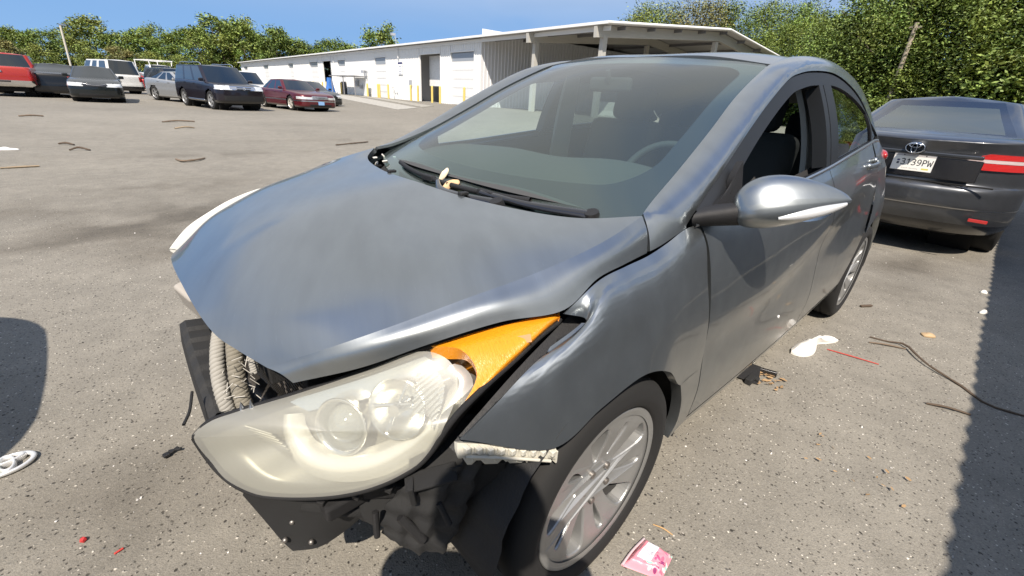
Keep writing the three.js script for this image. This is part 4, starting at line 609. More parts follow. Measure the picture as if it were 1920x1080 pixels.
function tree(K, mat, x, z, s, sx, label, group, name = 'leafy_tree') { const t = thing(name, label, name.includes('shrub') ? 'shrub' : 'tree', [x, gy(x, z) - .05, z], hash2(x * 13 | 0, z * 7 | 0, 3) * 6.28, group); t.scale.set(s * sx, s, s * sx); part(t, 'trunk', K.t, bark); part(t, 'crown', K.c, leafMats[mat]); return t; }
{
  const r = rng(91); const hAt = interp([[-40, 8], [-18, 8.5], [-8, 9.2], [0, 10.2], [12, 11], [24, 12.5], [33, 14.5], [40, 12.5], [47, 12], [60, 13], [75, 12]]);
  let k = 0; for (const [z0, n, x0, x1, sc] of [[-146, 20, -46, 72, 1.04], [-133, 18, -42, 50, .9]]) for (let i = 0; i < n; i++) { const x = lerp(x0, x1, (i + .25 + .5 * r()) / n), z = z0 + (r() - .5) * 9; const h = hAt(x)[0] * sc * (.82 + .34 * r()); tree(farKinds[k % 3], k % 5 === 3 ? 2 : k % 2, x, z, h / 12, .95 + .3 * r(), 'tall leafy tree in the wood line behind the parked cars', 'wood line behind the parked cars'); k++; }
  for (let i = 0; i < 12; i++) { const x = -36 + i * 4.6 + r() * 2, z = -118 + r() * 6; tree(farKinds[(i + 1) % 3], i % 3 === 0 ? 3 : 2, x, z, (4.6 + 2.2 * r()) / 12, 1.25, 'low olive-green tree in front of the wood line', 'low trees before the wood line'); }
  for (const [x, z, h] of [[58, -112, 15.5], [66, -108, 11.5], [49, -116, 11], [80, -98, 12.5], [92, -92, 11]]) tree(farKinds[x % 3], x % 2, x, z, h / 12, .95, 'leafy tree showing above the white workshop roof', 'trees behind the workshop roof');
}
{ // nearer trees on the canopy side, beyond the dark saloon
  const r = rng(17); const L = [[50, -31, 11.5, 2], [53, -26.5, 12, 3], [55, -22.5, 11.4, 0], [57, -19, 11.9, 0], [54, -15.5, 9.8, 1], [48, -14.2, 8.7, 0], [46, -11.2, 8.0, 0], [43, -9.2, 6.9, 1], [40, -7.6, 7.4, 0], [37.5, -6.4, 8.6, 1], [39, -4.6, 9.6, 1], [35, -4.8, 9.2, 0], [36, -2.6, 9.8, 1], [33.5, -1.2, 9.4, 0], [35.5, .4, 10, 1], [32.5, 2.2, 9.5, 0], [34, 4.8, 10, 1]];
  L.forEach(([x, z, h, m], i) => tree(nearKinds[i % 4], m, x, z, h / 10, 1.0 + .2 * r(), i < 5 ? 'dense leafy tree rising behind the open canopy end' : 'dense roadside tree beyond the dark grey sedan', i < 5 ? 'trees behind the canopy' : 'roadside trees beyond the sedan'));
  for (let i = 0; i < 13; i++) { const x = 44 - i * 1.1 + r() * 2, z = -13.2 + i * 1.45; tree(bushKinds[i % 2], i % 2, x - 3, z, 1.0 + .5 * r(), 1.25, 'leafy shrub filling the ground under the roadside trees', 'shrubs under the roadside trees', 'leafy_shrub'); }
  for (const [x, z] of [[3, 16], [7, 18], [11.5, 15], [16, 17]]) tree(nearKinds[(x | 0) % 4], 1, x, z, .95, 1.1, 'leafy tree standing behind the corrugated fence', 'trees behind the fence');
}
{ // lamp poles
  const p = thing('utility_pole', 'thin pale pole leaning before the wood line', 'pole', [-.6, 0, -82]); part(p, 'shaft', bar([-.0, 0, 0], [.25, 6.3, -.2], .11, 10), std([.5, .47, .40])); part(p, 'lamp_head', box(.7, .14, .25, .45, 6.3, -.2), M.satin);
  const q = thing('utility_pole', 'wooden pole among the roadside trees', 'pole', [31.5, 0, -3.9]); part(q, 'shaft', bar([0, 0, 0], [.1, 5.9, .0], .10, 10), std([.34, .29, .23], { roughness: .9 })); part(q, 'cross_arm', box(.08, .1, .5, .1, 5.7, 0), std([.2, .17, .14]));
}
{ // corrugated fence beside the car, outside the picture: its top edge throws the shadow along the right
  const F = thing('corrugated_fence', 'grey corrugated metal fence running alongside the parked cars', 'fence', [0, 0, 2.515]);
  const P = [[], []]; for (let i = 0; i <= 48; i++) { const x = i / 48 * 1.0, o = .007 * Math.sin(i / 48 * 2 * Math.PI * 6); P[0].push(V(x, .04, o)); P[1].push(V(x, 1.8, o)); } const pg = gridGeo(P), pm = std([.42, .43, .44], { roughness: .55, metalness: .4 });
  for (let i = 0; i < 17; i++) { const m = part(F, 'panel', pg, pm); m.position.set(-2.6 + i, (hash2(i, 3, 3) - .5) * .02, 0); } for (let i = 0; i < 10; i++) part(F, 'post', box(.07, 1.7, .07, -2.6 + i * 1.88, .85, .06), M.steel);
}
// ---------------------------------------------------------------- other vehicles
const carMats = { glass: phy([.012, .016, .018], { roughness: .06, clearcoat: 1, clearcoatRoughness: .03 }), lamp: phy([.72, .74, .74], { roughness: .12, metalness: .35, clearcoat: 1 }), tail: phy([.42, .018, .016], { roughness: .15, clearcoat: 1 }), grille: M.black, trim: M.black };
function wheelLite(r, w, rim = M.alloy) { // returns [tyre, rim, face]
  const ty = new THREE.LatheGeometry([[r * .66, -w * .45], [r * .8, -w * .52], [r * .95, -w * .48], [r, -w * .36], [r, w * .36], [r * .95, w * .48], [r * .8, w * .52], [r * .66, w * .45]].map(v => new THREE.Vector2(...v)), 40); ty.rotateX(Math.PI / 2);
  const disc = []; for (let k = 0; k < 40; k++) disc.push([r * .64 * Math.cos(k / 40 * 6.2832), r * .64 * Math.sin(k / 40 * 6.2832)]); const holes = []; for (let i = 0; i < 5; i++) { const a = i * 1.2566; holes.push(smoothPoly([[.26, -.22], [.54, -.36], [.57, 0], [.54, .36], [.26, .22]].map(([q, d]) => [r * q * Math.cos(a + d), r * q * Math.sin(a + d)]))); }
  const f = extrude(disc, .02, .004, holes); mv(f, 0, 0, w * .30); const b = new THREE.LatheGeometry([[r * .60, -w * .4], [r * .6, w * .3], [r * .67, w * .47], [r * .68, w * .50]].map(v => new THREE.Vector2(...v)), 40); b.rotateX(Math.PI / 2); const back = new THREE.CircleGeometry(r * .6, 30); mv(back, 0, 0, w * .1);
  return { ty, face: join([f, b]), back };
}
function makeCar(S) {
  const o = thing(S.name, S.label, S.cat || 'car', [S.x, 0, S.z], Math.atan2(-S.f[1], S.f[0]), S.group);
  const { L, W, H, wb, wr } = S, hl = L / 2, hw = W / 2, N = S.nS || 56, ox = S.ox || 0; // ox: body centre relative to wheelbase centre
  const paint = carPaint(S.c, { metalness: S.metal ?? .45, roughness: .36, clearcoat: .7, clearcoatRoughness: .04 });
  const c = S.corner || .34, bF = S.bowF ?? .12, bR = S.bowR ?? .07, pl = [];
  const half = []; for (let i = 0; i <= 9; i++) half.push(['f', hl - bF * ((i / 9 * (hw - c)) / hw) ** 2 * 1, i / 9 * (hw - c)]);
  const xf = hl - bF * ((hw - c) / hw) ** 2, xr = -hl + bR * ((hw - c) / hw) ** 2;
  for (let i = 1; i <= 8; i++) { const a = i / 9 * Math.PI / 2; half.push(['c', xf - c * 1.25 * (1 - Math.cos(a)), hw - c + c * Math.sin(a)]); }
  const xs0 = xf - c * 1.25, xs1 = xr + c * 1.1; for (let i = 0; i <= N; i++) half.push(['s', lerp(xs0, xs1, i / N), hw]);
  for (let i = 1; i <= 8; i++) { const a = i / 9 * Math.PI / 2; half.push(['d', xs1 - c * 1.1 * Math.sin(a), hw - c + c * Math.cos(a)]); }
  for (let i = 0; i <= 9; i++) half.push(['r', -hl + bR * (((9 - i) / 9 * (hw - c)) / hw) ** 2, (9 - i) / 9 * (hw - c)]);
  const top = interp(S.line); // x -> [y of shoulder]
  const lv = S.levels || [[.19, .07, .05, .07], [.27, .01, .0, .01], [.42, 0, 0, 0], [.56, 0, 0, 0], [.68, .02, .012, .015]]; // [y, insetF, insetS, insetR]
  const tl = S.topLevels || [[-.10, .045, .02, .025], [-.035, .08, .035, .04], [0, .13, .065, .06], [.016, .20, .12, .11], [.026, .30, .22, .2]];
  const rowAt = (q, y) => half.map(([s, x, z]) => { const xx = x > 0 ? x * (1 - q[1] / hl) : x * (1 - q[3] / hl); return V(xx + ox, y === null ? Math.max(q[0] + top(xx)[0], .3) : q[0], z * (1 - q[2] / hw)); });
  const rows = [...lv.map(q => rowAt(q, 1)), ...tl.map(q => rowAt(q, null))];
  const cen = half.map(([s, x, z]) => { const xx = x * (1 - .35 / hl); return V(xx + ox, top(xx)[0] + .035, 0); });
  const all = [...rows, cen], nv = S.nv || 26, P = []; const cols = half.map((_, j) => new THREE.CatmullRomCurve3(all.map(r => r[j]), false, 'centripetal'));
  const ts = []; for (let i = 0; i <= nv; i++) ts.push(i / nv); for (const t of ts) P.push(cols.map(k => k.getPoint(t)));
  const bins = {}; const put = (b, A) => { (bins[b] = bins[b] || []).push(...A); };
  const ax = [wb / 2, -wb / 2], ra = wr + (S.gap || .055);
  const emit = (P, seg, cls) => { for (let i = 0; i < P.length - 1; i++) for (let j = 0; j < P[0].length - 1; j++) { const a = P[i][j], b = P[i][j + 1], d = P[i + 1][j], e = P[i + 1][j + 1], m = a.clone().add(b).add(d).add(e).multiplyScalar(.25); const k = cls(m, seg[j][0], i / (P.length - 1), j); if (k) put(k, [a, b, d, b, e, d]); } };
  const cls = S.cls || (() => 'body');
  emit(P, half, (m, s, t) => { if (s === 's' && m.z > hw * .6) for (const x of ax) if ((m.x - x) ** 2 + (m.y - wr) ** 2 < ra * ra && m.y < wr + ra) return null; return cls(m, s, m.x - ox, m.y, m.z) || 'body'; });
  if (S.extra) S.extra(o, (jf, y) => { const j = Math.floor(jf), f = jf - j, pick = c => { let a = 0, b = 1; for (let i = 0; i < 26; i++) { const m = (a + b) / 2; if (c.getPoint(m).y < y) a = m; else b = m; } return c.getPoint(a); }; return pick(cols[j]).lerp(pick(cols[j + 1]), f); });
  // greenhouse
  const G = S.cabin, gl = []; const gh = [[0, 0], [.12, .03], [.35, .13], [.62, .36], [.86, .72], [.95, .92]]; // [height fraction, lean fraction]
  const gplan = (xf, xr, w, cc) => { const q = []; for (let i = 0; i <= 8; i++) q.push(['f', xf - .10 * (i / 8) ** 2, i / 8 * (w - cc)]); const x0 = xf - .10; for (let i = 1; i <= 4; i++) { const a = i / 5 * Math.PI / 2; q.push(['a', x0 - cc * 1.2 * (1 - Math.cos(a)), w - cc + cc * Math.sin(a)]); } const xa = x0 - cc * 1.2, xb = xr + .06 + cc; for (let i = 0; i <= 30; i++) q.push(['s', lerp(xa, xb, i / 30), w]); for (let i = 1; i <= 4; i++) { const a = i / 5 * Math.PI / 2; q.push(['a', xb - cc * Math.sin(a), w - cc + cc * Math.cos(a)]); } for (let i = 0; i <= 8; i++) q.push(['r', xr + .06 * ((8 - i) / 8) ** 2, (8 - i) / 8 * (w - cc)]); return q; };
  const lev = []; const nG = 14; for (let i = 0; i <= nG; i++) { const t = i / nG, ft = t, w = lerp(hw - (G.in0 || .10), hw - (G.in1 || .27), Math.pow(t, 1.15)); const q = gplan(lerp(G.fb, G.ft, ft), lerp(G.rb, G.rt, ft), w, .13); lev.push(q.map(([s, x, z]) => { const y0 = top(x)[0] - .02; return V(x + ox, lerp(Math.max(y0, G.y0 || 0), H - .055, t), z); })); }
  const capw = [[.6, .03], [.25, .05], [0, .055]]; const lastL = lev[nG]; const mx = (G.ft + G.rt) / 2 + ox; for (const [k, dy] of capw) lev.push(lastL.map(p => V(lerp(mx, p.x, k === 0 ? .8 : .8 + .2 * k), H - .055 + dy, p.z * k)));
  const seg = gplan(1, -1, hw, .13); const pil = G.pillars || [];
  emit(lev, seg, (m, s, t, j) => { const v = t * (nG + 3) / nG; if (v > .93 || v < .055) return 'body'; const fr = s === 's' ? (j - 12) / 30 : 0; if (s === 'a') return 'body'; if (s === 's') { if (v > .88) return 'body'; for (const [a, b] of pil) if (fr >= a && fr <= b) return G.blackPillar ? 'trim' : 'body'; return 'side_window' + pil.filter(q => fr > q[1]).length; } if (s === 'f') return 'windscreen'; if (G.border && (v > .85 || v < .14 || j < 49)) return 'trim'; return 'rear_window'; });
  const matOf = { body: paint, headlamp: carMats.lamp, tail_lamp: carMats.tail, grille: carMats.grille, lower_grille: carMats.grille, bumper: S.bumper || paint, chrome_bumper: M.chrome, trim: M.blackGloss, windscreen: carMats.glass, side_window: carMats.glass, rear_window: carMats.glass, bed: M.black, ...(S.mats || {}) };
  const geo = A => { const g = new THREE.BufferGeometry(); g.setAttribute('position', new THREE.Float32BufferAttribute(A.flatMap(p => [p.x, p.y, p.z]), 3)); return g; };
  const two = A => { const g = plain(geo(A)); return [g, mirror(g)]; };
  const paired = ['headlamp', 'tail_lamp', 'lamp_clear'], clean = k => k.replace(/\d$/, ''); for (const k in bins) if (/^side_window/.test(k)) { paired.push(k); matOf[k] = carMats.glass; }
  for (const k in bins) { const [a, b] = two(bins[k]); const fin = gs => weld(gs, 32); if (paired.includes(k)) { part(o, clean(k), fin([a]), matOf[k]); part(o, clean(k), fin([b]), matOf[k]); } else part(o, k === 'body' ? 'body_shell' : k, fin([a, b]), matOf[k]); }
  // wheels with dark wells
  const wl = wheelLite(wr, .215); for (const x of ax) for (const s of [1, -1]) { const w = new THREE.Group(); w.name = 'wheel'; w.position.set(x, wr, s * (hw - .125)); if (s < 0) w.rotation.y = Math.PI; o.add(w); part(w, 'tyre', wl.ty, M.rubber); part(w, 'rim', wl.face, S.rim || M.alloy); part(w, 'brake', wl.back, M.black); }
  part(o, 'underbody', [box(L * .86, .30, W - .62, ox, .36, 0, .05), ...ax.flatMap(x => [1, -1].map(s => mv(rot(new THREE.CylinderGeometry(ra + .02, ra + .02, .34, 24, 1, false), Math.PI / 2), x, wr, s * (hw - .36)))) ], M.voidBlack);
  for (const s of [1, -1]) { const m = part(o, 'door_mirror', [box(.10, .13, .19, G.fb - .32 + ox, top(G.fb - .3)[0] + .10, s * (hw + .03), .04), box(.05, .03, .12, G.fb - .30 + ox, top(G.fb - .3)[0] + .05, s * (hw - .06))], S.mirror || paint); }
  if (S.handles !== false) for (const s of [1, -1]) for (const x of S.handleX || [-.05, -1.0]) part(o, 'door_handle', box(.17, .03, .03, x + ox, top(x)[0] - .10, s * (hw - .012)), paint);
  return o;
}
const sedanLine = (f, h, b, d) => [[-2.5, d - .03], [-2.2, d], [-1.5, d + .02], [-1.0, b], [.4, b - .02], [1.0, h + .01], [1.6, h - .06], [2.2, f + .02], [2.6, f - .06]];
const sedanCls = (hl, o = {}) => (m, s, x, y, z) => {
  const fy = o.fy || .66, ry = o.ry || .80;
  if (x > hl - (o.hx || .42) && y > fy - .085 && y < fy + .065 && z > (o.hz || .42)) return 'headlamp';
  if (s === 'f' && y > fy - .10 && y < fy + .06 && z <= (o.gz || .40)) return 'grille';
  if (s === 'f' && y > .24 && y < .36 && z < .55) return 'lower_grille';
  if (x < -hl + (o.tx || .30) && y > ry - .09 && y < ry + .07 && z > (o.tz || .42)) return 'tail_lamp';
  if (y < .24) return 'trim'; return 'body';
};
// dark grey saloon parked behind the hatchback
{
  const hl = 2.40, cls = (m, s, x, y, z) => {
    if (y > .497 && y < .508 && x < -hl + .9) return 'bumper_line'; if (y < .36) return 'trim'; return sedanCls(hl, { ry: 5 })(m, s, x, y, z); };
  const S = { name: 'dark_sedan', label: 'dark grey sedan with licence plate 3139PW parked behind the hatchback', x: 7.43, z: .70, f: [1, 0], L: 4.8, W: 1.70, H: 1.505, wb: 2.78, wr: .325, ox: -.08, c: [.085, .09, .10], metal: .7, nS: 110, nv: 90, corner: .56, bowR: .30, line: [[-2.5, 1.07], [-2.3, 1.095], [-1.9, 1.12], [-1.6, 1.11], [-1.0, 1.03], [.4, .99], [1.0, .97], [1.6, .91], [2.2, .76], [2.6, .68]],
    levels: [[.25, .10, .06, .16], [.33, .03, .01, .06], [.42, .0, .0, .010], [.497, 0, 0, -.004], [.508, 0, 0, -.014], [.60, 0, 0, -.016], [.665, 0, 0, -.010], [.70, 0, .0, .022], [.715, .01, .004, .05], [.80, .02, .010, .055], [.90, .03, .014, .058], [.99, .04, .02, .056]], topLevels: [[-.045, .06, .03, .040], [-.014, .08, .04, .032], [0, .13, .07, .060], [.012, .20, .12, .12], [.018, .30, .22, .22]],
    cabin: { fb: .95, ft: .10, rb: -1.92, rt: -1.08, in0: .09, in1: .30, pillars: [[.36, .40], [.72, .76]], blackPillar: true, border: true }, cls, mats: { bumper_line: M.satin, rear_window: phy([.55, .66, .66], { transmission: .90, thickness: 0, roughness: .05, ior: 1.5 }) } };
  S.extra = (o, at) => { // wrap-round lamp clusters bulging from the tail corners
    const band = (y0, y1, a0, a1, b0, b1, up) => { const P = []; for (let i = 0; i <= 8; i++) { const r = [], y = lerp(y0, y1, i / 8); for (let k = 0; k <= 26; k++) { const u = k / 26, p = at(lerp(lerp(a0, a1, i / 8), lerp(b0, b1, i / 8), u), y), q = up * Math.min(1, 6 * u, 6 * (1 - u)); r.push(p.add(V(-.016 - q * .8, 0, .004 + q * .4 * (1 - u)))); } P.push(r); } const g = plain(join([gridGeo(P), ...flange(P, .03, V(0, .9, 0))])); return [g, mirror(g)]; };
    const red = phy([.45, .018, .016], { roughness: .14, clearcoat: 1 }), clr = phy([.70, .58, .56], { roughness: .18, clearcoat: 1, metalness: .3 });
    const A = band(.855, .915, 121, 120.5, 137.0, 136.3, .006), B = band(.917, .945, 120.4, 120.2, 136.2, 135.8, .010), C = band(.947, .992, 120.2, 121.5, 135.7, 134.6, .004);
    for (const s of [0, 1]) { const L = part(o, 'tail_lamp', A[s], red); part(L, 'reversing_lamp', B[s], clr); part(L, 'brake_lamp', C[s], red); } };
  const o = makeCar(S), X0 = -2.48; // rear plane in local x (faces -x)
  const dk = M.blackGloss;
  part(o, 'plate_recess', [box(.02, .19, .98, X0 + .048, .835, .0, .008)], dk);
  part(o, 'trunk_garnish', [box(.03, .035, .96, X0 + .038, .955, 0, .012)], carPaint([.05, .054, .062], { metalness: .6 }));
  part(o, 'trunk_gap', [box(.015, .012, 1.24, X0 + .045, .712, 0, .003)], M.voidBlack);
  { const cv = document.createElement('canvas'); cv.width = 512; cv.height = 256; const g = cv.getContext('2d'); g.fillStyle = '#f2f1ea'; g.fillRect(0, 0, 512, 256); g.fillStyle = '#b9b6b4'; g.fillRect(0, 0, 512, 42); g.fillStyle = '#222'; g.beginPath(); g.arc(120, 24, 9, 0, 7); g.arc(392, 24, 9, 0, 7); g.fill(); g.fillStyle = '#2a2d33'; g.font = 'bold 128px monospace'; g.textAlign = 'center'; g.textBaseline = 'middle'; g.save(); g.translate(300, 128); g.scale(.86, 1); g.fillText('3139PW', 0, 0); g.restore(); g.fillStyle = '#4a4f78'; g.fillRect(52, 96, 34, 26); g.fillStyle = '#3a3f4a'; g.fillRect(56, 134, 30, 34); g.fillStyle = '#8a8680'; g.font = 'italic 30px serif'; g.fillText('South Carolina', 236, 222); g.fillStyle = '#d8cf6a'; g.fillRect(384, 206, 86, 26);
    const t = new THREE.CanvasTexture(cv); t.colorSpace = THREE.SRGBColorSpace; const fg = new THREE.PlaneGeometry(.305, .152); fg.rotateY(-Math.PI / 2); mv(fg, X0 + .0315, 0.865, .02); const pl = part(o, 'licence_plate', [box(.004, .156, .309, X0 + .034, 0.865, .02, .002)], M.satin); part(pl, 'plate_print', fg, std([.9, .9, .9], { map: t, roughness: .5 })); }
  const em = (rx, ry, t, dy) => { const q = new THREE.TorusGeometry(1, t, 8, 40); q.scale(rx, ry, .5); q.rotateY(-Math.PI / 2); return mv(q, X0 + .022, .997 + dy, .0); };
  part(o, 'emblem', [em(.068, .046, .13, 0), em(.040, .016, .26, .022), em(.019, .040, .28, 0)], M.chrome);
  { const b = []; const seg = [[0, 0, .03, .006], [0, .012, .03, .006], [0, .024, .03, .006], [-.012, .018, .006, .012], [.012, .006, .006, .012], [.04, 0, .028, .006], [.04, .012, .022, .006], [.04, .024, .028, .006], [.027, .012, .006, .026]]; for (const [z, y, w, h] of seg) b.push(box(.005, h, w, X0 + .062, .755 + y, .40 + z, .001)); part(o, 'trim_badge', b, M.chrome); }
  for (const s of [1, -1]) part(o, 'rear_reflector', box(.012, .03, .13, X0 + .07, .42, s * .62, .005), carMats.tail);
  { const g = []; for (let i = 0; i < 9; i++) { const z = -.55 + i * .13 + hash2(i, 2, 2) * .05; g.push(mv(new THREE.IcosahedronGeometry(.012 + .008 * hash2(i, 5, 1), 0), X0 + .52, 1.125, z)); } const d = part(o, 'leaf_litter', g, std([.62, .60, .52], { roughness: .9 })); d.userData.kind = 'stuff'; }
}
// saloon ahead of the hatchback, outside the picture: its tail throws the shadow at lower left
makeCar({ name: 'dark_sedan', label: 'charcoal sedan standing ahead of the hatchback nose', x: -4.03, z: -.74, f: [-1, 0], corner: .55, L: 4.7, W: 1.80, H: 1.45, wb: 2.7, wr: .32, c: [.03, .032, .035], line: sedanLine(.70, .92, .98, 1.02), cabin: { fb: .9, ft: .1, rb: -1.8, rt: -1.05, pillars: [[.36, .40], [.72, .76]] }, cls: sedanCls(2.35) });
{ // cars across the lot
  const back = 'cars parked across the lot', sd = (o) => ({ group: back, ...o });
  makeCar(sd({ name: 'maroon_sedan', label: 'maroon four-door sedan with chrome grille and blue front plate', x: 7.75, z: -25.3, f: [.16, .985], L: 5.3, W: 1.96, H: 1.45, wb: 2.91, wr: .34, ox: .02, c: [.11, .008, .014], metal: .3, bowF: .10, line: [[-2.7, .90], [-2.3, .94], [-1.5, .96], [-.9, .95], [.5, .93], [1.0, .92], [1.7, .87], [2.4, .78], [2.8, .70]], cabin: { fb: 1.0, ft: .35, rb: -1.75, rt: -1.05, in1: .30, pillars: [[.40, .45], [.80, .85]] }, cls: (m, s, x, y, z) => { if (x > 2.1 && y > .56 && y < .68 && z > .42) return 'headlamp'; if (s === 'f' && y > .56 && y < .72 && z <= .40) return 'chrome_grille'; if (y > .48 && y < .51) return 'side_moulding'; return sedanCls(2.65, { fy: 5, ry: .72 })(m, s, x, y, z); }, mats: { chrome_grille: std([.42, .42, .42], { metalness: .8, roughness: .3 }), side_moulding: M.satin }, rim: std([.7, .68, .62], { metalness: .5, roughness: .4 }) }));
  { const o = scene.children[scene.children.length - 1]; const bars = []; for (let i = -5; i <= 5; i++) bars.push(box(.02, .12, .018, 2.665 - .004 * i * i * .4, .64, i * .066)); part(o, 'grille_bars', bars, M.blackGloss); part(o, 'front_plate', box(.02, .155, .31, 2.69, .40, 0), std([.25, .45, .75])); }
  makeCar(sd({ name: 'dark_suv', label: 'tall dark purple-black SUV with chrome grille and roof rails', cat: 'SUV', x: 4.15, z: -24.3, f: [.20, .98], L: 4.85, W: 2.0, H: 1.80, wb: 2.77, wr: .375, c: [.010, .006, .011], metal: .3, corner: .30, bowF: .10, gap: .07, levels: [[.30, .10, .05, .1], [.38, .02, .0, .02], [.55, 0, 0, 0], [.72, 0, 0, 0], [.85, .01, .01, .01]], line: [[-2.5, 1.12], [-1.5, 1.14], [.4, 1.10], [1.0, 1.08], [1.7, 1.05], [2.3, .99], [2.6, .93]], cabin: { fb: 1.25, ft: .55, rb: -2.33, rt: -2.15, in0: .07, in1: .20, pillars: [[.33, .37], [.66, .71]] }, cls: (m, s, x, y, z) => { if (x > 1.95 && y > .84 && y < 1.0 && z > .50) return 'headlamp'; if (s === 'f' && y > .82 && y < .99 && z <= .50) return 'chrome_grille'; if (s !== 's' && x > 2.1 && y > .38 && y < .60 && z < .80) return 'lower_grille'; if (x < -2.2 && y > .85 && y < 1.1 && z > .6) return 'tail_lamp'; return y < .42 ? 'trim' : 'body'; }, mats: { chrome_grille: std([.6, .6, .6], { metalness: .9, roughness: .25 }) } }));
  { const o = scene.children[scene.children.length - 1]; part(o, 'grille_insert', [box(.04, .030, .62, 2.43, .935, 0, .01), box(.04, .030, .58, 2.43, .87, 0, .01)], M.blackGloss); for (const s of [1, -1]) { part(o, 'roof_rail', tube([[.3, 1.76, s * .66], [.2, 1.845, s * .66], [-.9, 1.86, s * .66], [-1.9, 1.845, s * .66], [-2.0, 1.76, s * .66]], .02, 30, 8), M.satin); part(o, 'fog_lamp', box(.05, .08, .14, 2.33, .56, s * .70, .02), carMats.lamp); part(o, 'running_board', box(1.7, .06, .14, .1, .36, s * .98, .02), M.satin); } const et = new THREE.TorusGeometry(.05, .012, 6, 20); et.rotateY(Math.PI / 2); mv(et, 2.46, .90, 0); part(o, 'emblem', et, M.chrome); }
  makeCar(sd({ name: 'silver_sedan', label: 'silver four-door sedan with a fastback roof beside the dark SUV', x: 3.75, z: -29.5, f: [.36, .93], L: 5.08, W: 1.89, H: 1.48, wb: 3.05, wr: .36, c: [.42, .43, .44], metal: .5, line: [[-2.6, 1.06], [-2.2, 1.08], [-1.5, 1.08], [-.9, 1.05], [.5, 1.0], [1.0, .98], [1.7, .95], [2.3, .86], [2.6, .78]], cabin: { fb: .95, ft: .05, rb: -2.0, rt: -1.0, in1: .26, pillars: [[.40, .44], [.76, .82]] }, cls: sedanCls(2.54, { fy: .72, ry: .88 }) }));
  makeCar(sd({ name: 'black_sedan', label: 'black-green sedan facing out with bright clear headlamps', x: .02, z: -28.2, f: [-.06, .998], L: 4.83, W: 1.82, H: 1.45, wb: 2.74, wr: .32, c: [.007, .010, .010], metal: .3, bowF: .20, line: sedanLine(.70, .92, .95, 1.02), cabin: { fb: 1.05, ft: .20, rb: -1.75, rt: -1.0, pillars: [[.40, .44], [.78, .82]] }, cls: sedanCls(2.41, { fy: .70, hx: .60, hz: .40, gz: .36 }), mats: { grille: M.blackGloss } }));
  { const o = scene.children[scene.children.length - 1]; part(o, 'grille_chrome', tube([[2.39, .74, -.36], [2.44, .70, -.2], [2.45, .685, 0], [2.44, .70, .2], [2.39, .74, .36]], .010, 24, 6), M.satin); }
  makeCar(sd({ name: 'black_sedan', label: 'black sedan seen from behind next to the red pickup', x: -1.18, z: -31.7, f: [.10, -.995], L: 5.1, W: 1.86, H: 1.46, wb: 2.81, wr: .33, c: [.006, .006, .007], metal: .3, line: sedanLine(.70, .92, .96, 1.04), cabin: { fb: .95, ft: .15, rb: -1.8, rt: -1.05, pillars: [[.38, .42], [.76, .80]] }, cls: sedanCls(2.55, { ry: .86, tx: .35, tz: .5 }), mats: { tail_lamp: phy([.32, .02, .02], { roughness: .15, clearcoat: 1 }) } }));
  makeCar(sd({ name: 'red_pickup', label: 'bright red pickup truck seen from its tailgate', cat: 'pickup truck', x: -2.78, z: -31.5, f: [.08, -.997], L: 5.5, W: 1.98, H: 1.78, wb: 3.3, wr: .37, c: [.40, .022, .012], metal: .15, corner: .16, bowR: .03, gap: .07, levels: [[.42, .1, .04, .14], [.50, .02, .0, .05], [.62, 0, 0, 0], [.80, 0, 0, 0], [.90, .01, .01, 0]], line: [[-2.8, 1.20], [-.6, 1.20], [.4, 1.18], [1.0, 1.12], [2.0, 1.06], [2.8, .95]], cabin: { fb: 1.15, ft: .55, rb: -.72, rt: -.50, in0: .10, in1: .26, pillars: [[.48, .54]] }, cls: (m, s, x, y, z) => { if (x < -2.6 && y < .66) return 'chrome_bumper'; if (x < -2.5 && z > .84 && y > .72 && y < 1.12) return 'tail_lamp'; if (x < -.75 && x > -2.62 && z < .84 && y > 1.15) return 'bed'; if (x > 2.3 && y > .78 && y < .95 && z > .5) return 'headlamp'; return y < .52 ? 'trim' : 'body'; } }));
  { const o = scene.children[scene.children.length - 1]; part(o, 'tailgate_badge', [box(.02, .07, .16, -2.76, 1.02, 0)], M.satin); part(o, 'rear_step', [box(.10, .05, .5, -2.80, .62, 0)], M.black); }
  makeCar(sd({ name: 'white_van', label: 'white cargo van with rear side windows behind the black sedan', cat: 'van', x: 1.15, z: -41.5, f: [-.30, -.955], L: 4.9, W: 1.95, H: 2.02, wb: 2.9, wr: .34, c: [.78, .78, .77], metal: 0, corner: .28, line: [[-2.6, 1.12], [.6, 1.12], [1.3, 1.08], [2.0, .98], [2.6, .8]], cabin: { fb: 1.75, ft: .85, rb: -2.40, rt: -2.20, in0: .05, in1: .20, pillars: [[.30, .38], [.62, .70]] }, cls: (m, s, x, y, z) => { if (x < -2.2 && y > .75 && y < 1.05 && z > .7) return 'tail_lamp'; return y < .48 ? 'trim' : 'body'; } }));
  makeCar(sd({ name: 'dark_suv', label: 'small dark SUV behind the silver sedan', cat: 'SUV', x: 4.3, z: -38.8, f: [.30, .95], L: 4.6, W: 1.85, H: 1.75, wb: 2.62, wr: .36, c: [.03, .03, .03], gap: .07, levels: [[.30, .10, .05, .1], [.38, .02, .0, .02], [.55, 0, 0, 0], [.72, 0, 0, 0], [.85, .01, .01, .01]], line: [[-2.4, 1.08], [.4, 1.06], [1.0, 1.04], [1.7, 1.0], [2.4, .90]], cabin: { fb: 1.15, ft: .5, rb: -2.2, rt: -2.0, in0: .08, in1: .2, pillars: [[.33, .37], [.66, .71]] }, cls: sedanCls(2.3, { fy: .85, ry: .95 }) }));
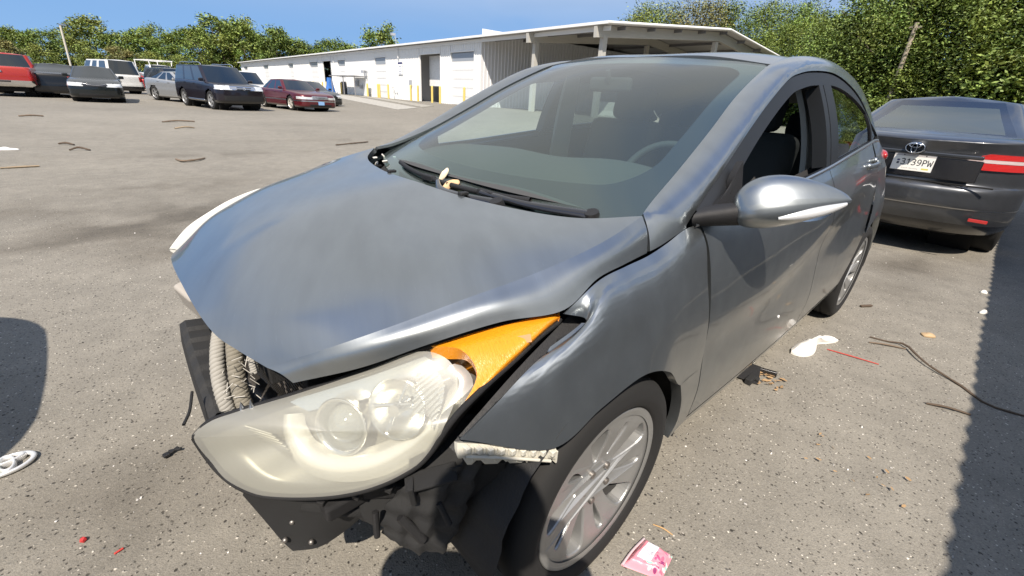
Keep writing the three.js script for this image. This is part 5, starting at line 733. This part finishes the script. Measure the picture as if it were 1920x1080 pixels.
  makeCar(sd({ name: 'white_suv', label: 'white SUV between the dark SUV and the maroon sedan', cat: 'SUV', x: 7.3, z: -33.2, f: [.18, .98], L: 4.8, W: 1.95, H: 1.80, wb: 2.8, wr: .37, c: [.78, .78, .77], metal: 0, gap: .07, levels: [[.30, .10, .05, .1], [.38, .02, .0, .02], [.55, 0, 0, 0], [.72, 0, 0, 0], [.85, .01, .01, .01]], line: [[-2.5, 1.10], [.4, 1.08], [1.0, 1.06], [1.7, 1.02], [2.5, .92]], cabin: { fb: 1.2, ft: .5, rb: -2.3, rt: -2.1, in0: .08, in1: .2, pillars: [[.33, .37], [.66, .71]] }, cls: sedanCls(2.4, { fy: .85, ry: .95 }) }));
  makeCar(sd({ name: 'dark_sedan', label: 'dark sedan half hidden behind the maroon sedan', x: 10.3, z: -29.9, f: [.16, .985], L: 4.7, W: 1.8, H: 1.45, wb: 2.7, wr: .32, c: [.025, .028, .03], line: sedanLine(.70, .92, .96, 1.0), cabin: { fb: 1.0, ft: .2, rb: -1.75, rt: -1.0, pillars: [[.38, .42], [.76, .80]] }, cls: sedanCls(2.35) }));
  makeCar(sd({ name: 'red_car', label: 'low red car by the wood line behind the van', x: 3.6, z: -50, f: [.9, .4], L: 4.5, W: 1.78, H: 1.36, wb: 2.6, wr: .31, c: [.42, .02, .015], line: sedanLine(.68, .88, .9, .94), cabin: { fb: .9, ft: .1, rb: -1.7, rt: -.9, pillars: [[.45, .5]] }, cls: sedanCls(2.25) }));
  for (const [x, z, f, lb] of [[-1.9, -47, [.2, .98], 'white sedan glimpsed behind the black sedan and red pickup'], [.4, -52, [.3, .95], 'white sedan glimpsed behind the black-green sedan']]) makeCar(sd({ name: 'white_sedan', label: lb, x, z, f, L: 4.6, W: 1.8, H: 1.5, wb: 2.65, wr: .32, c: [.76, .76, .75], metal: 0, line: sedanLine(.70, .92, .95, 1.0), cabin: { fb: 1.0, ft: .2, rb: -1.75, rt: -1.0, pillars: [[.38, .42], [.76, .80]] }, cls: sedanCls(2.3) }));
  makeCar(sd({ name: 'white_truck', label: 'white work truck with a ladder rack beyond the small SUV', cat: 'truck', x: 5.4, z: -55, f: [.2, .98], L: 5.8, W: 2.1, H: 2.15, wb: 3.5, wr: .40, c: [.78, .78, .77], metal: 0, corner: .16, gap: .07, levels: [[.45, .1, .04, .1], [.52, .02, .0, .02], [.7, 0, 0, 0], [.9, 0, 0, 0], [1.0, .01, .01, 0]], line: [[-2.9, 1.4], [-.5, 1.4], [.6, 1.3], [1.2, 1.22], [2.9, 1.05]], cabin: { fb: 1.3, ft: .75, rb: -.6, rt: -.5, in0: .08, in1: .22, pillars: [[.45, .52]] }, cls: (m, s, x, y) => y < .56 ? 'trim' : 'body' }));
  { const o = scene.children[scene.children.length - 1]; part(o, 'ladder_rack', [bar([-2.6, 1.4, .9], [-2.6, 2.5, .9], .04), bar([-2.6, 1.4, -.9], [-2.6, 2.5, -.9], .04), bar([.9, 2.1, .85], [.9, 2.5, .9], .04), bar([.9, 2.1, -.85], [.9, 2.5, -.9], .04), bar([-2.7, 2.5, .9], [1.1, 2.5, .9], .04), bar([-2.7, 2.5, -.9], [1.1, 2.5, -.9], .04), bar([-2.6, 2.5, -.9], [-2.6, 2.5, .9], .04), bar([.9, 2.5, -.9], [.9, 2.5, .9], .04)], std([.75, .75, .74])); }
  makeCar(sd({ name: 'silver_car', label: 'silver car with black mirror beside the dark grey sedan', x: 17.2, z: 2.45, f: [-1, 0], L: 4.6, W: 1.78, H: 1.45, wb: 2.7, wr: .32, c: [.36, .37, .38], mirror: M.black, line: sedanLine(.70, .92, .95, 1.0), cabin: { fb: 1.0, ft: .2, rb: -1.75, rt: -1.0, pillars: [[.38, .42], [.76, .80]] }, cls: sedanCls(2.3) }));
}
// ---------------------------------------------------------------- litter on the asphalt
const stickM = [std([.09, .065, .045], { roughness: .95 }), std([.16, .12, .085], { roughness: .95 }), std([.28, .22, .15], { roughness: .95 })];
function twig(pts, r, m, label, name = 'dry_twig', cat = 'twig') { const P = pts.map(([x, z, h]) => V(x, gy(x, z) + r + (h || 0), z)); const L = [], c = new THREE.CatmullRomCurve3(P, false, 'centripetal'); for (let i = 0; i <= 18; i++) { const p = c.getPoint(i / 18), w = r * (.55 + .45 * Math.sin(Math.PI * (.15 + .7 * i / 18))) * (.85 + .3 * hash2(i, P[0].x * 100 | 0, 4)), t = c.getTangent(i / 18), s = V(-t.z, 0, t.x).normalize(), l = []; for (let k = 0; k < 6; k++) { const a = k / 6 * 6.283; l.push(p.clone().addScaledVector(s, w * Math.cos(a)).add(V(0, w * Math.sin(a), 0))); } L.push(l); } return single(name, loopsGeo(L), m, label, cat); }
twig([[2.45, 1.10], [2.47, 1.18], [2.49, 1.25, .01], [2.36, 1.33, .015], [2.29, 1.39, .01], [2.2, 1.52], [2.09, 1.62], [2.11, 1.74]], .0055, stickM[0], 'long thin dark twig trailing into the fence shadow');
twig([[2.36, 1.11], [2.40, 1.18, .005], [2.45, 1.27]], .005, stickM[1], 'short brown twig lying against the long dark twig');
twig([[2.05, .97], [2.07, 1.08, .003], [2.10, 1.20]], .0035, std([.42, .035, .02], { roughness: .6 }), 'thin straight red stick lying on the asphalt', 'red_stick', 'stick');
twig([[1.85, 1.42], [1.88, 1.49, .006], [1.91, 1.57]], .0055, stickM[0], 'short dark stick lying near the fence shadow');
twig([[.27, .92], [.28, .95, .003], [.285, .98]], .0022, std([.45, .28, .12]), 'tiny tan twig beside the pink packet');
twig([[.84, -15.09], [1.2, -15.3, .02], [1.65, -15.39]], 0.024, stickM[1], 'flat brown stick in front of the silver sedan');
twig([[.86, -13.05], [1.1, -13.1, .03], [1.3, -13.22]], 0.021, stickM[2], 'pale broken stick lying alone on the open lot');
twig([[-2.04, -16.67], [-1.8, -16.7, .02], [-1.58, -16.8]], 0.024, stickM[1], 'brown bark strip in front of the red pickup');
twig([[-1.2, -9.99], [-1.1, -9.9, .02], [-1.0, -9.78]], 0.017, stickM[0], 'dark bark chip beside the forked stick');
twig([[-1.06, -9.03], [-.95, -9.1, .03], [-.81, -8.97]], 0.016, stickM[0], 'dark forked stick lying on the open lot');
twig([[.16, -7.55], [.22, -7.23, .01], [.38, -7.3, .01], [.55, -7.55]], .016, stickM[1], 'curved brown branch lying on the open lot');
twig([[-1.7, -7.3], [-1.5, -7.34], [-1.35, -7.36]], .014, stickM[2], 'straight weathered stick flat on the open lot');
twig([[3.27, -8.91], [3.8, -9.1, .01], [4.27, -9.4]], .016, stickM[0], 'long thin stick beyond the hood');
function scrap(name, label, cat, outline, h, m, seed) { const n = 12, c = outline.reduce((s, p) => [s[0] + p[0] / outline.length, s[1] + p[1] / outline.length], [0, 0]); const loop = smoothPoly(outline), L = []; for (let i = 0; i <= n; i++) { const k = 1 - i / n; L.push(loop.map(([x, z]) => { const xx = lerp(c[0], x, k), zz = lerp(c[1], z, k); return V(xx, .006 + h * (1 - k * k * .8) * (.3 + 1.2 * fbm(xx * 22 + seed, zz * 22, 3, seed)), zz); })); } return single(name, [loopsGeo(L), loopsGeo([loop.map(([x, z]) => V(x, .006 + h * .2 * (.3 + 1.2 * fbm(x * 22 + seed, z * 22, 3, seed)), z)), loop.map(([x, z]) => V(x, .002, z))])], m, label, cat); }
scrap('paper_scrap', 'crumpled white paper scrap lying beside the car sill', 'paper', [[1.82, .85], [1.95, .845], [2.02, .875], [2.10, .885], [2.22, .93], [2.22, .985], [2.14, .96], [2.06, .915], [1.99, .93], [1.90, .935], [1.83, .90]], .05, std([.80, .78, .73], { roughness: .8 }), 7);
scrap('paper_scrap', 'flat white paper scrap on the far side of the lot', 'paper', [[-1.9, -9.5], [-1.7, -9.42], [-1.64, -9.3], [-1.88, -9.32]], .03, std([.8, .8, .78]), 3);
scrap('dry_leaf', 'curled tan leaf between the stones by the twig', 'leaf', [[2.76, 1.32], [2.80, 1.30], [2.83, 1.34], [2.80, 1.37]], .02, std([.42, .30, .17]), 9);
scrap('white_stone', 'small white stone at the edge of the fence shadow', 'stone', [[4.18, 1.52], [4.22, 1.525], [4.225, 1.55], [4.185, 1.555]], .025, std([.75, .73, .68]), 2);
scrap('white_stone', 'larger pale stone just inside the fence shadow', 'stone', [[3.59, 1.535], [3.635, 1.54], [3.64, 1.57], [3.60, 1.565]], .022, std([.68, .66, .6]), 4);
{ // crushed pink packet by the front wheel
  const g = thing('pink_packet', 'crushed pink drink packet with white print beside the front tyre', 'packet', [.15, 0, .975]);
  const cv = document.createElement('canvas'); cv.width = 256; cv.height = 256; const x = cv.getContext('2d'); x.fillStyle = '#e58f9d'; x.fillRect(0, 0, 256, 256); const r = rng(8); for (let i = 0; i < 26; i++) { x.fillStyle = ['#f3c3c9', '#b0527a', '#f8e3e0', '#9fd8c4', '#d9667f', '#8c3a68'][i % 6]; x.beginPath(); x.ellipse(r() * 256, r() * 110, 6 + r() * 22, 4 + r() * 10, r() * 3, 0, 7); x.fill(); } x.fillStyle = '#f0edf0'; x.fillRect(70, 110, 150, 90); x.fillStyle = '#8d88a0'; for (let i = 0; i < 8; i++) x.fillRect(80, 118 + i * 10, 60 + 70 * ((i * 37) % 10) / 10, 3); x.fillRect(150, 112, 3, 86);
  const t = new THREE.CanvasTexture(cv); t.colorSpace = THREE.SRGBColorSpace;
  const P = [], uv = []; const n = 22; for (let i = 0; i <= n; i++) { const row = []; for (let j = 0; j <= n; j++) { const u = j / n, v = i / n, e = Math.min(u, v, 1 - u, 1 - v), a = V(-.070, 0, -.042).lerp(V(.052, 0, -.045), u), b = V(-.020, 0, .055).lerp(V(.064, 0, .042), u), p = a.lerp(b, v); p.y = .003 + .024 * smooth(0, .16, e) + .016 * (fbm(u * 5, v * 5, 3, 4) - .5) * smooth(0, .2, e) + (v > .9 ? .006 : 0); row.push(p); uv.push(u, v); } P.push(row); }
  const q = gridGeo(P); q.setAttribute('uv', new THREE.Float32BufferAttribute(uv, 2)); part(g, 'foil_body', q, phy([1, 1, 1], { map: t, roughness: .35, clearcoat: .4 })); part(g, 'crimped_edge', tube([[-.070, .006, -.042], [-.01, .008, -.046], [.052, .006, -.045]], .004, 16, 6), std([.75, .6, .62], { metalness: .4, roughness: .4 }));
}
{ // round badge lying on the ground, three linked rings
  const ring = (rx, rz, t, x, z) => { const g = new THREE.TorusGeometry(1, t, 8, 44); g.rotateX(Math.PI / 2); g.scale(rx, .055, rz); return mv(g, x, .010, z); };
  const b = thing('silver_badge', 'silver oval ring badge lying flat on the asphalt', 'badge', [-1.205, 0, -.585], .15); part(b, 'outer_ring', ring(.062, .046, .13, 0, 0), std([.75, .75, .74], { metalness: .5, roughness: .4 })); part(b, 'wide_ring', ring(.040, .017, .22, 0, -.022), std([.75, .75, .74], { metalness: .5, roughness: .4 })); part(b, 'tall_ring', ring(.018, .040, .24, 0, 0), std([.75, .75, .74], { metalness: .5, roughness: .4 }));
}
single('plastic_clip', [mv(rot(box(.05, .008, .012), 0, .5, .1), -.80, .010, -.33), mv(rot(box(.02, .012, .02), 0, .2, 0), -.815, .01, -.325), mv(rot(box(.04, .006, .010), 0, -.4, .1), -.79, .011, -.335)], M.black, 'small black plastic trim clip on the bare asphalt', 'clip');
single('red_fragment', mv(new THREE.IcosahedronGeometry(.009, 0), -1.03, .006, -.10), std([.45, .03, .03]), 'small red plastic crumb beside the longer red sliver', 'fragment');
single('red_fragment', mv(rot(box(.022, .005, .006), 0, .3, 0), -.96, .004, .0), std([.45, .04, .03]), 'thin red plastic sliver on the asphalt', 'fragment');
{ // trim bracket lying under the sill, with dead leaves
  const g = thing('trim_bracket', 'black trim bracket lying half under the sill', 'bracket', [1.42, 0, .80]); part(g, 'long_edge', mv(rot(box(.018, .03, .17), 0, .35, 0), .05, .016, .0), M.blackGloss); part(g, 'angle_plate', mv(rot(box(.14, .006, .10, 0, 0, 0, .002), .15, .3, .2), -.02, .022, -.02), M.black); part(g, 'clip_foot', [mv(box(.06, .03, .03), -.08, .016, .01), mv(rot(new THREE.CylinderGeometry(.012, .012, .04, 10), Math.PI / 2), -.05, .018, .02)], M.blackDusty);
  const r = rng(31), n = 46, gs = []; for (let i = 0; i < n; i++) { const p = new THREE.CircleGeometry((i < 30 ? .010 : .006) + .007 * r(), 5); p.scale(1, .3 + .2 * r(), 1); p.rotateX(-1.57 + (r() - .5)); p.rotateY(r() * 6); const near = i < 30; mv(p, near ? 1.44 + (r() - .5) * .16 : .95 + r() * .25, .006 + r() * .012, near ? .85 + (r() - .3) * .12 : 1.15 + r() * .3); gs.push(p); } const m = single('leaf_litter', gs, std([.34, .22, .11], { roughness: .9 }), 'scattered dead tan leaves by the sill and fence shadow', 'leaves'); m.userData.kind = 'stuff';
}
single('bark_chip', mv(rot(box(.09, .012, .02), 0, -.6, .05), 3.0, .01, .98), stickM[0], 'dark bark chip lying off the rear wheel', 'bark');
{ // braided rope tying the hood down
  const rope = (pts, r, turns) => { const c = new THREE.CatmullRomCurve3(pts.map(p => V(...p)), false, 'centripetal'), out = []; for (let s = 0; s < 3; s++) { const q = []; for (let i = 0; i <= 70; i++) { const t = i / 70, p = c.getPoint(t), tg = c.getTangent(t), a = V(0, 0, 1).cross(tg).normalize(), b = tg.clone().cross(a), an = t * turns * 6.283 + s * 2.094; q.push(p.addScaledVector(a, r * .55 * Math.cos(an)).addScaledVector(b, r * .55 * Math.sin(an))); } out.push(tube(q, r * .56, 110, 7)); } return out; };
  const cm2 = [[.30, .29, .26], [.20, .185, .15], [.32, .31, .28]], g = thing('tie_rope', 'twisted grey-white rope tying down the hood latch', 'rope', [0, 0, 0]);
  [[[[-.640, .700, .235], [-.655, .665, .255], [-.668, .62, .285], [-.672, .575, .315], [-.668, .53, .335]], .014, 8], [[[-.622, .700, .275], [-.632, .655, .295], [-.640, .60, .315], [-.640, .555, .335], [-.635, .52, .35]], .016, 8], [[[-.600, .690, .30], [-.604, .66, .315], [-.606, .62, .325]], .009, 5]].forEach(([p, r, t], i) => rope(p, r, t).forEach(q => part(g, 'strand', q, std(cm2[i], { roughness: .95 }))));
  const fr = [], r = rng(3); for (let i = 0; i < 40; i++) { const a = V(-.66 + .05 * r(), .53 + .15 * r(), .29 + .06 * r()); fr.push(bar(a.toArray(), [a.x + (r() - .6) * .035, a.y - .02 * r(), a.z + (r() - .5) * .035], .0009, 4)); } const f = part(g, 'frayed_fibre', fr, std([.55, .53, .48])); f.userData.kind = 'stuff';
}
{ // leaves and a wood chip caught under the wipers, torn bits in the far corner of the cowl
  single('wood_chip', (() => { const o = scrapGeo([[-.045, -.01], [-.01, -.016], [.035, -.022], [.05, .0], [.036, .022], [.006, .012]], .016, 5); o.rotateZ(.45); return mv(o, .105, .915, .035); })(), std([.62, .42, .24], { roughness: .85 }), 'tan wood chip caught under the wiper arm', 'wood chip');
  single('dry_leaf', (() => { const o = scrapGeo([[-.03, -.006], [0, -.012], [.028, -.004], [.02, .008], [-.01, .01]], .01, 8); o.rotateZ(.9); return mv(o, .135, .945, -.03); })(), std([.72, .62, .45], { roughness: .85 }), 'pale dry leaf standing behind the wiper blade', 'leaf');
  const b = []; const r = rng(12); for (let i = 0; i < 10; i++) { const q = box(.012 + .012 * r(), .006, .018, 0, 0, 0, .002); rot(q, r() * 2, r() * 6, r()); mv(q, .15 + .14 * r(), .90 + .05 * r(), -.52 - .14 * r()); b.push(q); } const m = single('cowl_debris', b, std([.55, .54, .5], { roughness: .7 }), 'torn pale plastic crumbs in the far cowl corner', 'debris'); m.userData.kind = 'stuff';
}
function scrapGeo(outline, h, seed) { const loop = smoothPoly(outline), L = []; for (let i = 0; i <= 6; i++) { const k = 1 - i / 6; L.push(loop.map(([x, z]) => V(x * k, h * (1 - k * k) * (.4 + fbm(x * 60 * k + seed, z * 60 * k, 2, seed)), z * k))); } L.unshift(loop.map(([x, z]) => V(x, -.004, z))); return loopsGeo(L); }
// ---------------------------------------------------------------- photographer, outside the picture: throws the shadow over the front wheel
{
  const P = thing('person', 'person in dark jacket and jeans holding up a phone with both hands', 'person', [-1.15, 0, 1.55], 0); P.scale.setScalar(1.07);
  const fw = V(.69, 0, -.72).normalize(), rt = V(.72, 0, .69).normalize(), up = V(0, 1, 0);
  const at = (r, h, f) => V(0, h, 0).addScaledVector(rt, r).addScaledVector(fw, f);
  const ph = V(-.753, 1.2055, 1.2776).addScaledVector(fw, -.06).sub(V(-1.15, 0, 1.55)).multiplyScalar(1 / 1.07); // phone, local
  const hand = s => ph.clone().addScaledVector(rt, s * .075).addScaledVector(fw, -.015);
  const body = []; const cap = (a, b, ra, rb) => body.push([a, b, ra, rb]);
  cap(at(0, 1.0, 0), at(0, 1.22, -.01), .135, .15); cap(at(-.05, 1.0, 0), at(.05, 1.0, 0), .14, .14); cap(at(-.12, 1.36, -.01), at(.12, 1.36, -.01), .085, .085); cap(at(0, 1.22, -.01), at(0, 1.38, -.01), .14, .11); cap(at(0, 1.40, 0), at(0, 1.50, .02), .058, .055);
  cap(at(0, 1.60, .035), at(0, 1.655, .02), .088, .098); cap(at(0, 1.545, .07), at(0, 1.60, .06), .05, .07); cap(at(0, 1.595, .125), at(0, 1.625, .118), .014, .010); for (const s of [-1, 1]) { cap(at(s * .098, 1.59, .02), at(s * .1, 1.63, .01), .014, .018);
    const el = at(s * .22, 1.14, .26), h = hand(s); cap(at(s * .19, 1.37, -.01), el, .062, .046); cap(el, h.clone().addScaledVector(fw, -.07), .046, .028);
    cap(at(s * .085, .96, 0), at(s * .11, .50, .02), .095, .062); cap(at(s * .11, .50, .02), at(s * .12, .09, -.02), .060, .040); cap(at(s * .12, .05, -.05), at(s * .135, .04, .14), .045, .038); }
  const dist = (list, x, y, z, k) => { let d = 9; for (const [a, b, ra, rb] of list) { const px = x - a.x, py = y - a.y, pz = z - a.z, bx = b.x - a.x, by = b.y - a.y, bz = b.z - a.z, t = clamp((px * bx + py * by + pz * bz) / (bx * bx + by * by + bz * bz + 1e-9)); const q = Math.hypot(px - bx * t, py - by * t, pz - bz * t) - lerp(ra, rb, t); const h = clamp(.5 + .5 * (d - q) / k); d = lerp(d, q, h) - k * h * (1 - h); } return d; };
  const mesh = (list, c, half, n, k) => { const mc = new MarchingCubes(n, new THREE.MeshBasicMaterial(), false, false, 120000); mc.isolation = 0; for (let z = 0; z < n; z++) for (let y = 0; y < n; y++) for (let x = 0; x < n; x++) mc.field[z * n * n + y * n + x] = -dist(list, c.x + (x / n * 2 - 1) * half, c.y + (y / n * 2 - 1) * half, c.z + (z / n * 2 - 1) * half, k); mc.update(); const g = new THREE.BufferGeometry(); g.setAttribute('position', new THREE.BufferAttribute(mc.positionArray.slice(0, mc.count * 3), 3)); g.setAttribute('normal', new THREE.BufferAttribute(mc.normalArray.slice(0, mc.count * 3), 3)); g.scale(half, half, half); g.translate(c.x, c.y, c.z); g.computeVertexNormals(); return boxUV(g); };
  const geos = [mesh(body, V(0, .90, 0), .92, 84, .035)];
  for (const s of [-1, 1]) { const h = hand(s), L = []; const o = (r, u, f) => h.clone().addScaledVector(rt, r * s).addScaledVector(up, u).addScaledVector(fw, f); L.push([o(.012, -.01, -.07), o(.005, 0, -.02), .027, .026], [o(.006, .02, -.02), o(.006, -.025, -.02), .022, .022]); [[.034, .075], [.012, .085], [-.010, .08], [-.03, .062]].forEach(([u, l]) => { L.push([o(.008, u, -.005), o(.010, u, .032), .0095, .009]); L.push([o(.010, u, .032), o(-.022, u * .9, .036 + l * .1), .009, .008]); }); L.push([o(-.004, .022, -.035), o(-.03, .035, -.03), .012, .010]); L.push([o(-.03, .035, -.03), o(-.055, .032, -.022), .010, .009]); geos.push(mesh(L, h.clone().addScaledVector(fw, -.015), .125, 44, .008)); }
  const b = part(P, 'body', geos, std([.05, .052, .06], { roughness: .9 }));
  const hair = new THREE.SphereGeometry(.106, 24, 14, 0, 6.2832, 0, 1.75); hair.scale(.96, 1, 1.06); mv(hair, at(0, 1.648, .008).x, 1.652, at(0, 1.648, .008).z); part(P, 'hair', hair, std([.02, .015, .012], { roughness: .8 }));
  const phn = thing('phone', 'black phone held in both hands by the person', 'phone', [0, 0, 0]); const q = new THREE.Group(); const g = box(.155, .076, .009, 0, 0, 0, .004); g.applyMatrix4(new THREE.Matrix4().makeBasis(rt, up, fw.clone().negate())); mv(g, ph.x - 1.32, ph.y, ph.z + 1.55); part(phn, 'case', g, M.black); const sc = new THREE.PlaneGeometry(.145, .068); sc.applyMatrix4(new THREE.Matrix4().makeBasis(rt, up, fw.clone().negate())); mv(sc, ph.x - 1.32 - fw.x * .006, ph.y, ph.z + 1.55 - fw.z * .006); part(phn, 'screen', sc, M.blackGloss);
}
// ---------------------------------------------------------------- torn front-end remnants and small car details
{
  const A = (n, g, m, l) => part(car, n, g, m, l);
  // torn wheel-liner tongue and splash shield in front of the tyre
  const tl = rowsGrid([[[-.36, .60, .82], [-.37, .50, .80], [-.38, .40, .78], [-.40, .30, .75]], [[-.40, .57, .78], [-.43, .47, .75], [-.44, .37, .72], [-.45, .29, .70]], [[-.44, .52, .72], [-.48, .45, .68], [-.49, .37, .66], [-.48, .31, .645]]], 16, 14).map((r, i) => r.map((p, j) => p.add(V(.006 * Math.sin(j * 1.7), .004 * Math.sin(i * 2.3 + j), .006 * Math.sin(i * 1.3)))));
  A('torn_splash_shield', [gridGeo(tl), ...flange(tl, .004, V(0, .4, .3))], M.blackDusty);
  for (const [a, b, r] of [[[-.47, .42, .70], [-.44, .36, .735], .010], [[-.50, .41, .65], [-.505, .35, .66], .007], [[-.43, .50, .78], [-.42, .455, .80], .006]]) A('torn_tab', [bar(a, b, r, 7)], M.black);
  A('side_bracket', [rot(box(.10, .012, .035, 0, 0, 0, .003), .4, -.6, .35).translate(-.43, .545, .755), rot(box(.012, .06, .03, 0, 0, 0, .003), .2, -.6, .1).translate(-.46, .515, .735)], M.blackDusty);
  const cl = [[-.52, .455, .62], [-.475, .49, .675], [-.575, .438, .575], [-.445, .53, .715]]; for (const c of cl) A('lamp_clip', [rot(box(.022, .016, .016, 0, 0, 0, .003), .3, .5, .2).translate(c[0], c[1] - .006, c[2])], M.black);
  A('crash_bar', [(() => { const L = []; for (let i = 0; i <= 30; i++) { const t = i / 15 - 1, z = t * .46, x = -.60 + .07 * t * t, l = []; for (const [dx, dy] of [[-.03, -.055], [-.035, .0], [-.03, .055], [.02, .06], [.03, .0], [.02, -.06]]) l.push(V(x + dx, .44 + dy, z)); L.push(l); } return loopsGeo(L); })()], M.steel);
  for (const z of [.16, -.02, -.2]) A('radiator_hose', [tube([[-.47, .60, z], [-.44, .64, z + .03], [-.38, .63, z + .06], [-.30, .60, z + .07]], .018, 20, 9)], M.rubber);
  A('bonnet_prop', [bar([-.52, .63, .36], [-.53, .64, -.36], .006)], M.steel);
  // washer jets and panel emblem hole are too small to see; number-plate free nose
  const jet = V(-.02, .925, .22); A('washer_jet', [box(.03, .010, .02, .035, .934, .22, .003)], M.black); A('washer_jet', [box(.03, .010, .02, .035, .934, -.22, .003)], M.black);
  // amber side reflector print on the signal lens
  A('reflector_patch', [(() => { const g = new THREE.PlaneGeometry(.038, .016); g.applyQuaternion(new THREE.Quaternion().setFromUnitVectors(V(0, 0, 1), LN)); return g.translate(-.205 + LN.x * .022, .758 + LN.y * .022, .748 + LN.z * .022); })()], std([.42, .16, .03], { roughness: .5 }));
}
renderer.render(scene, camera);
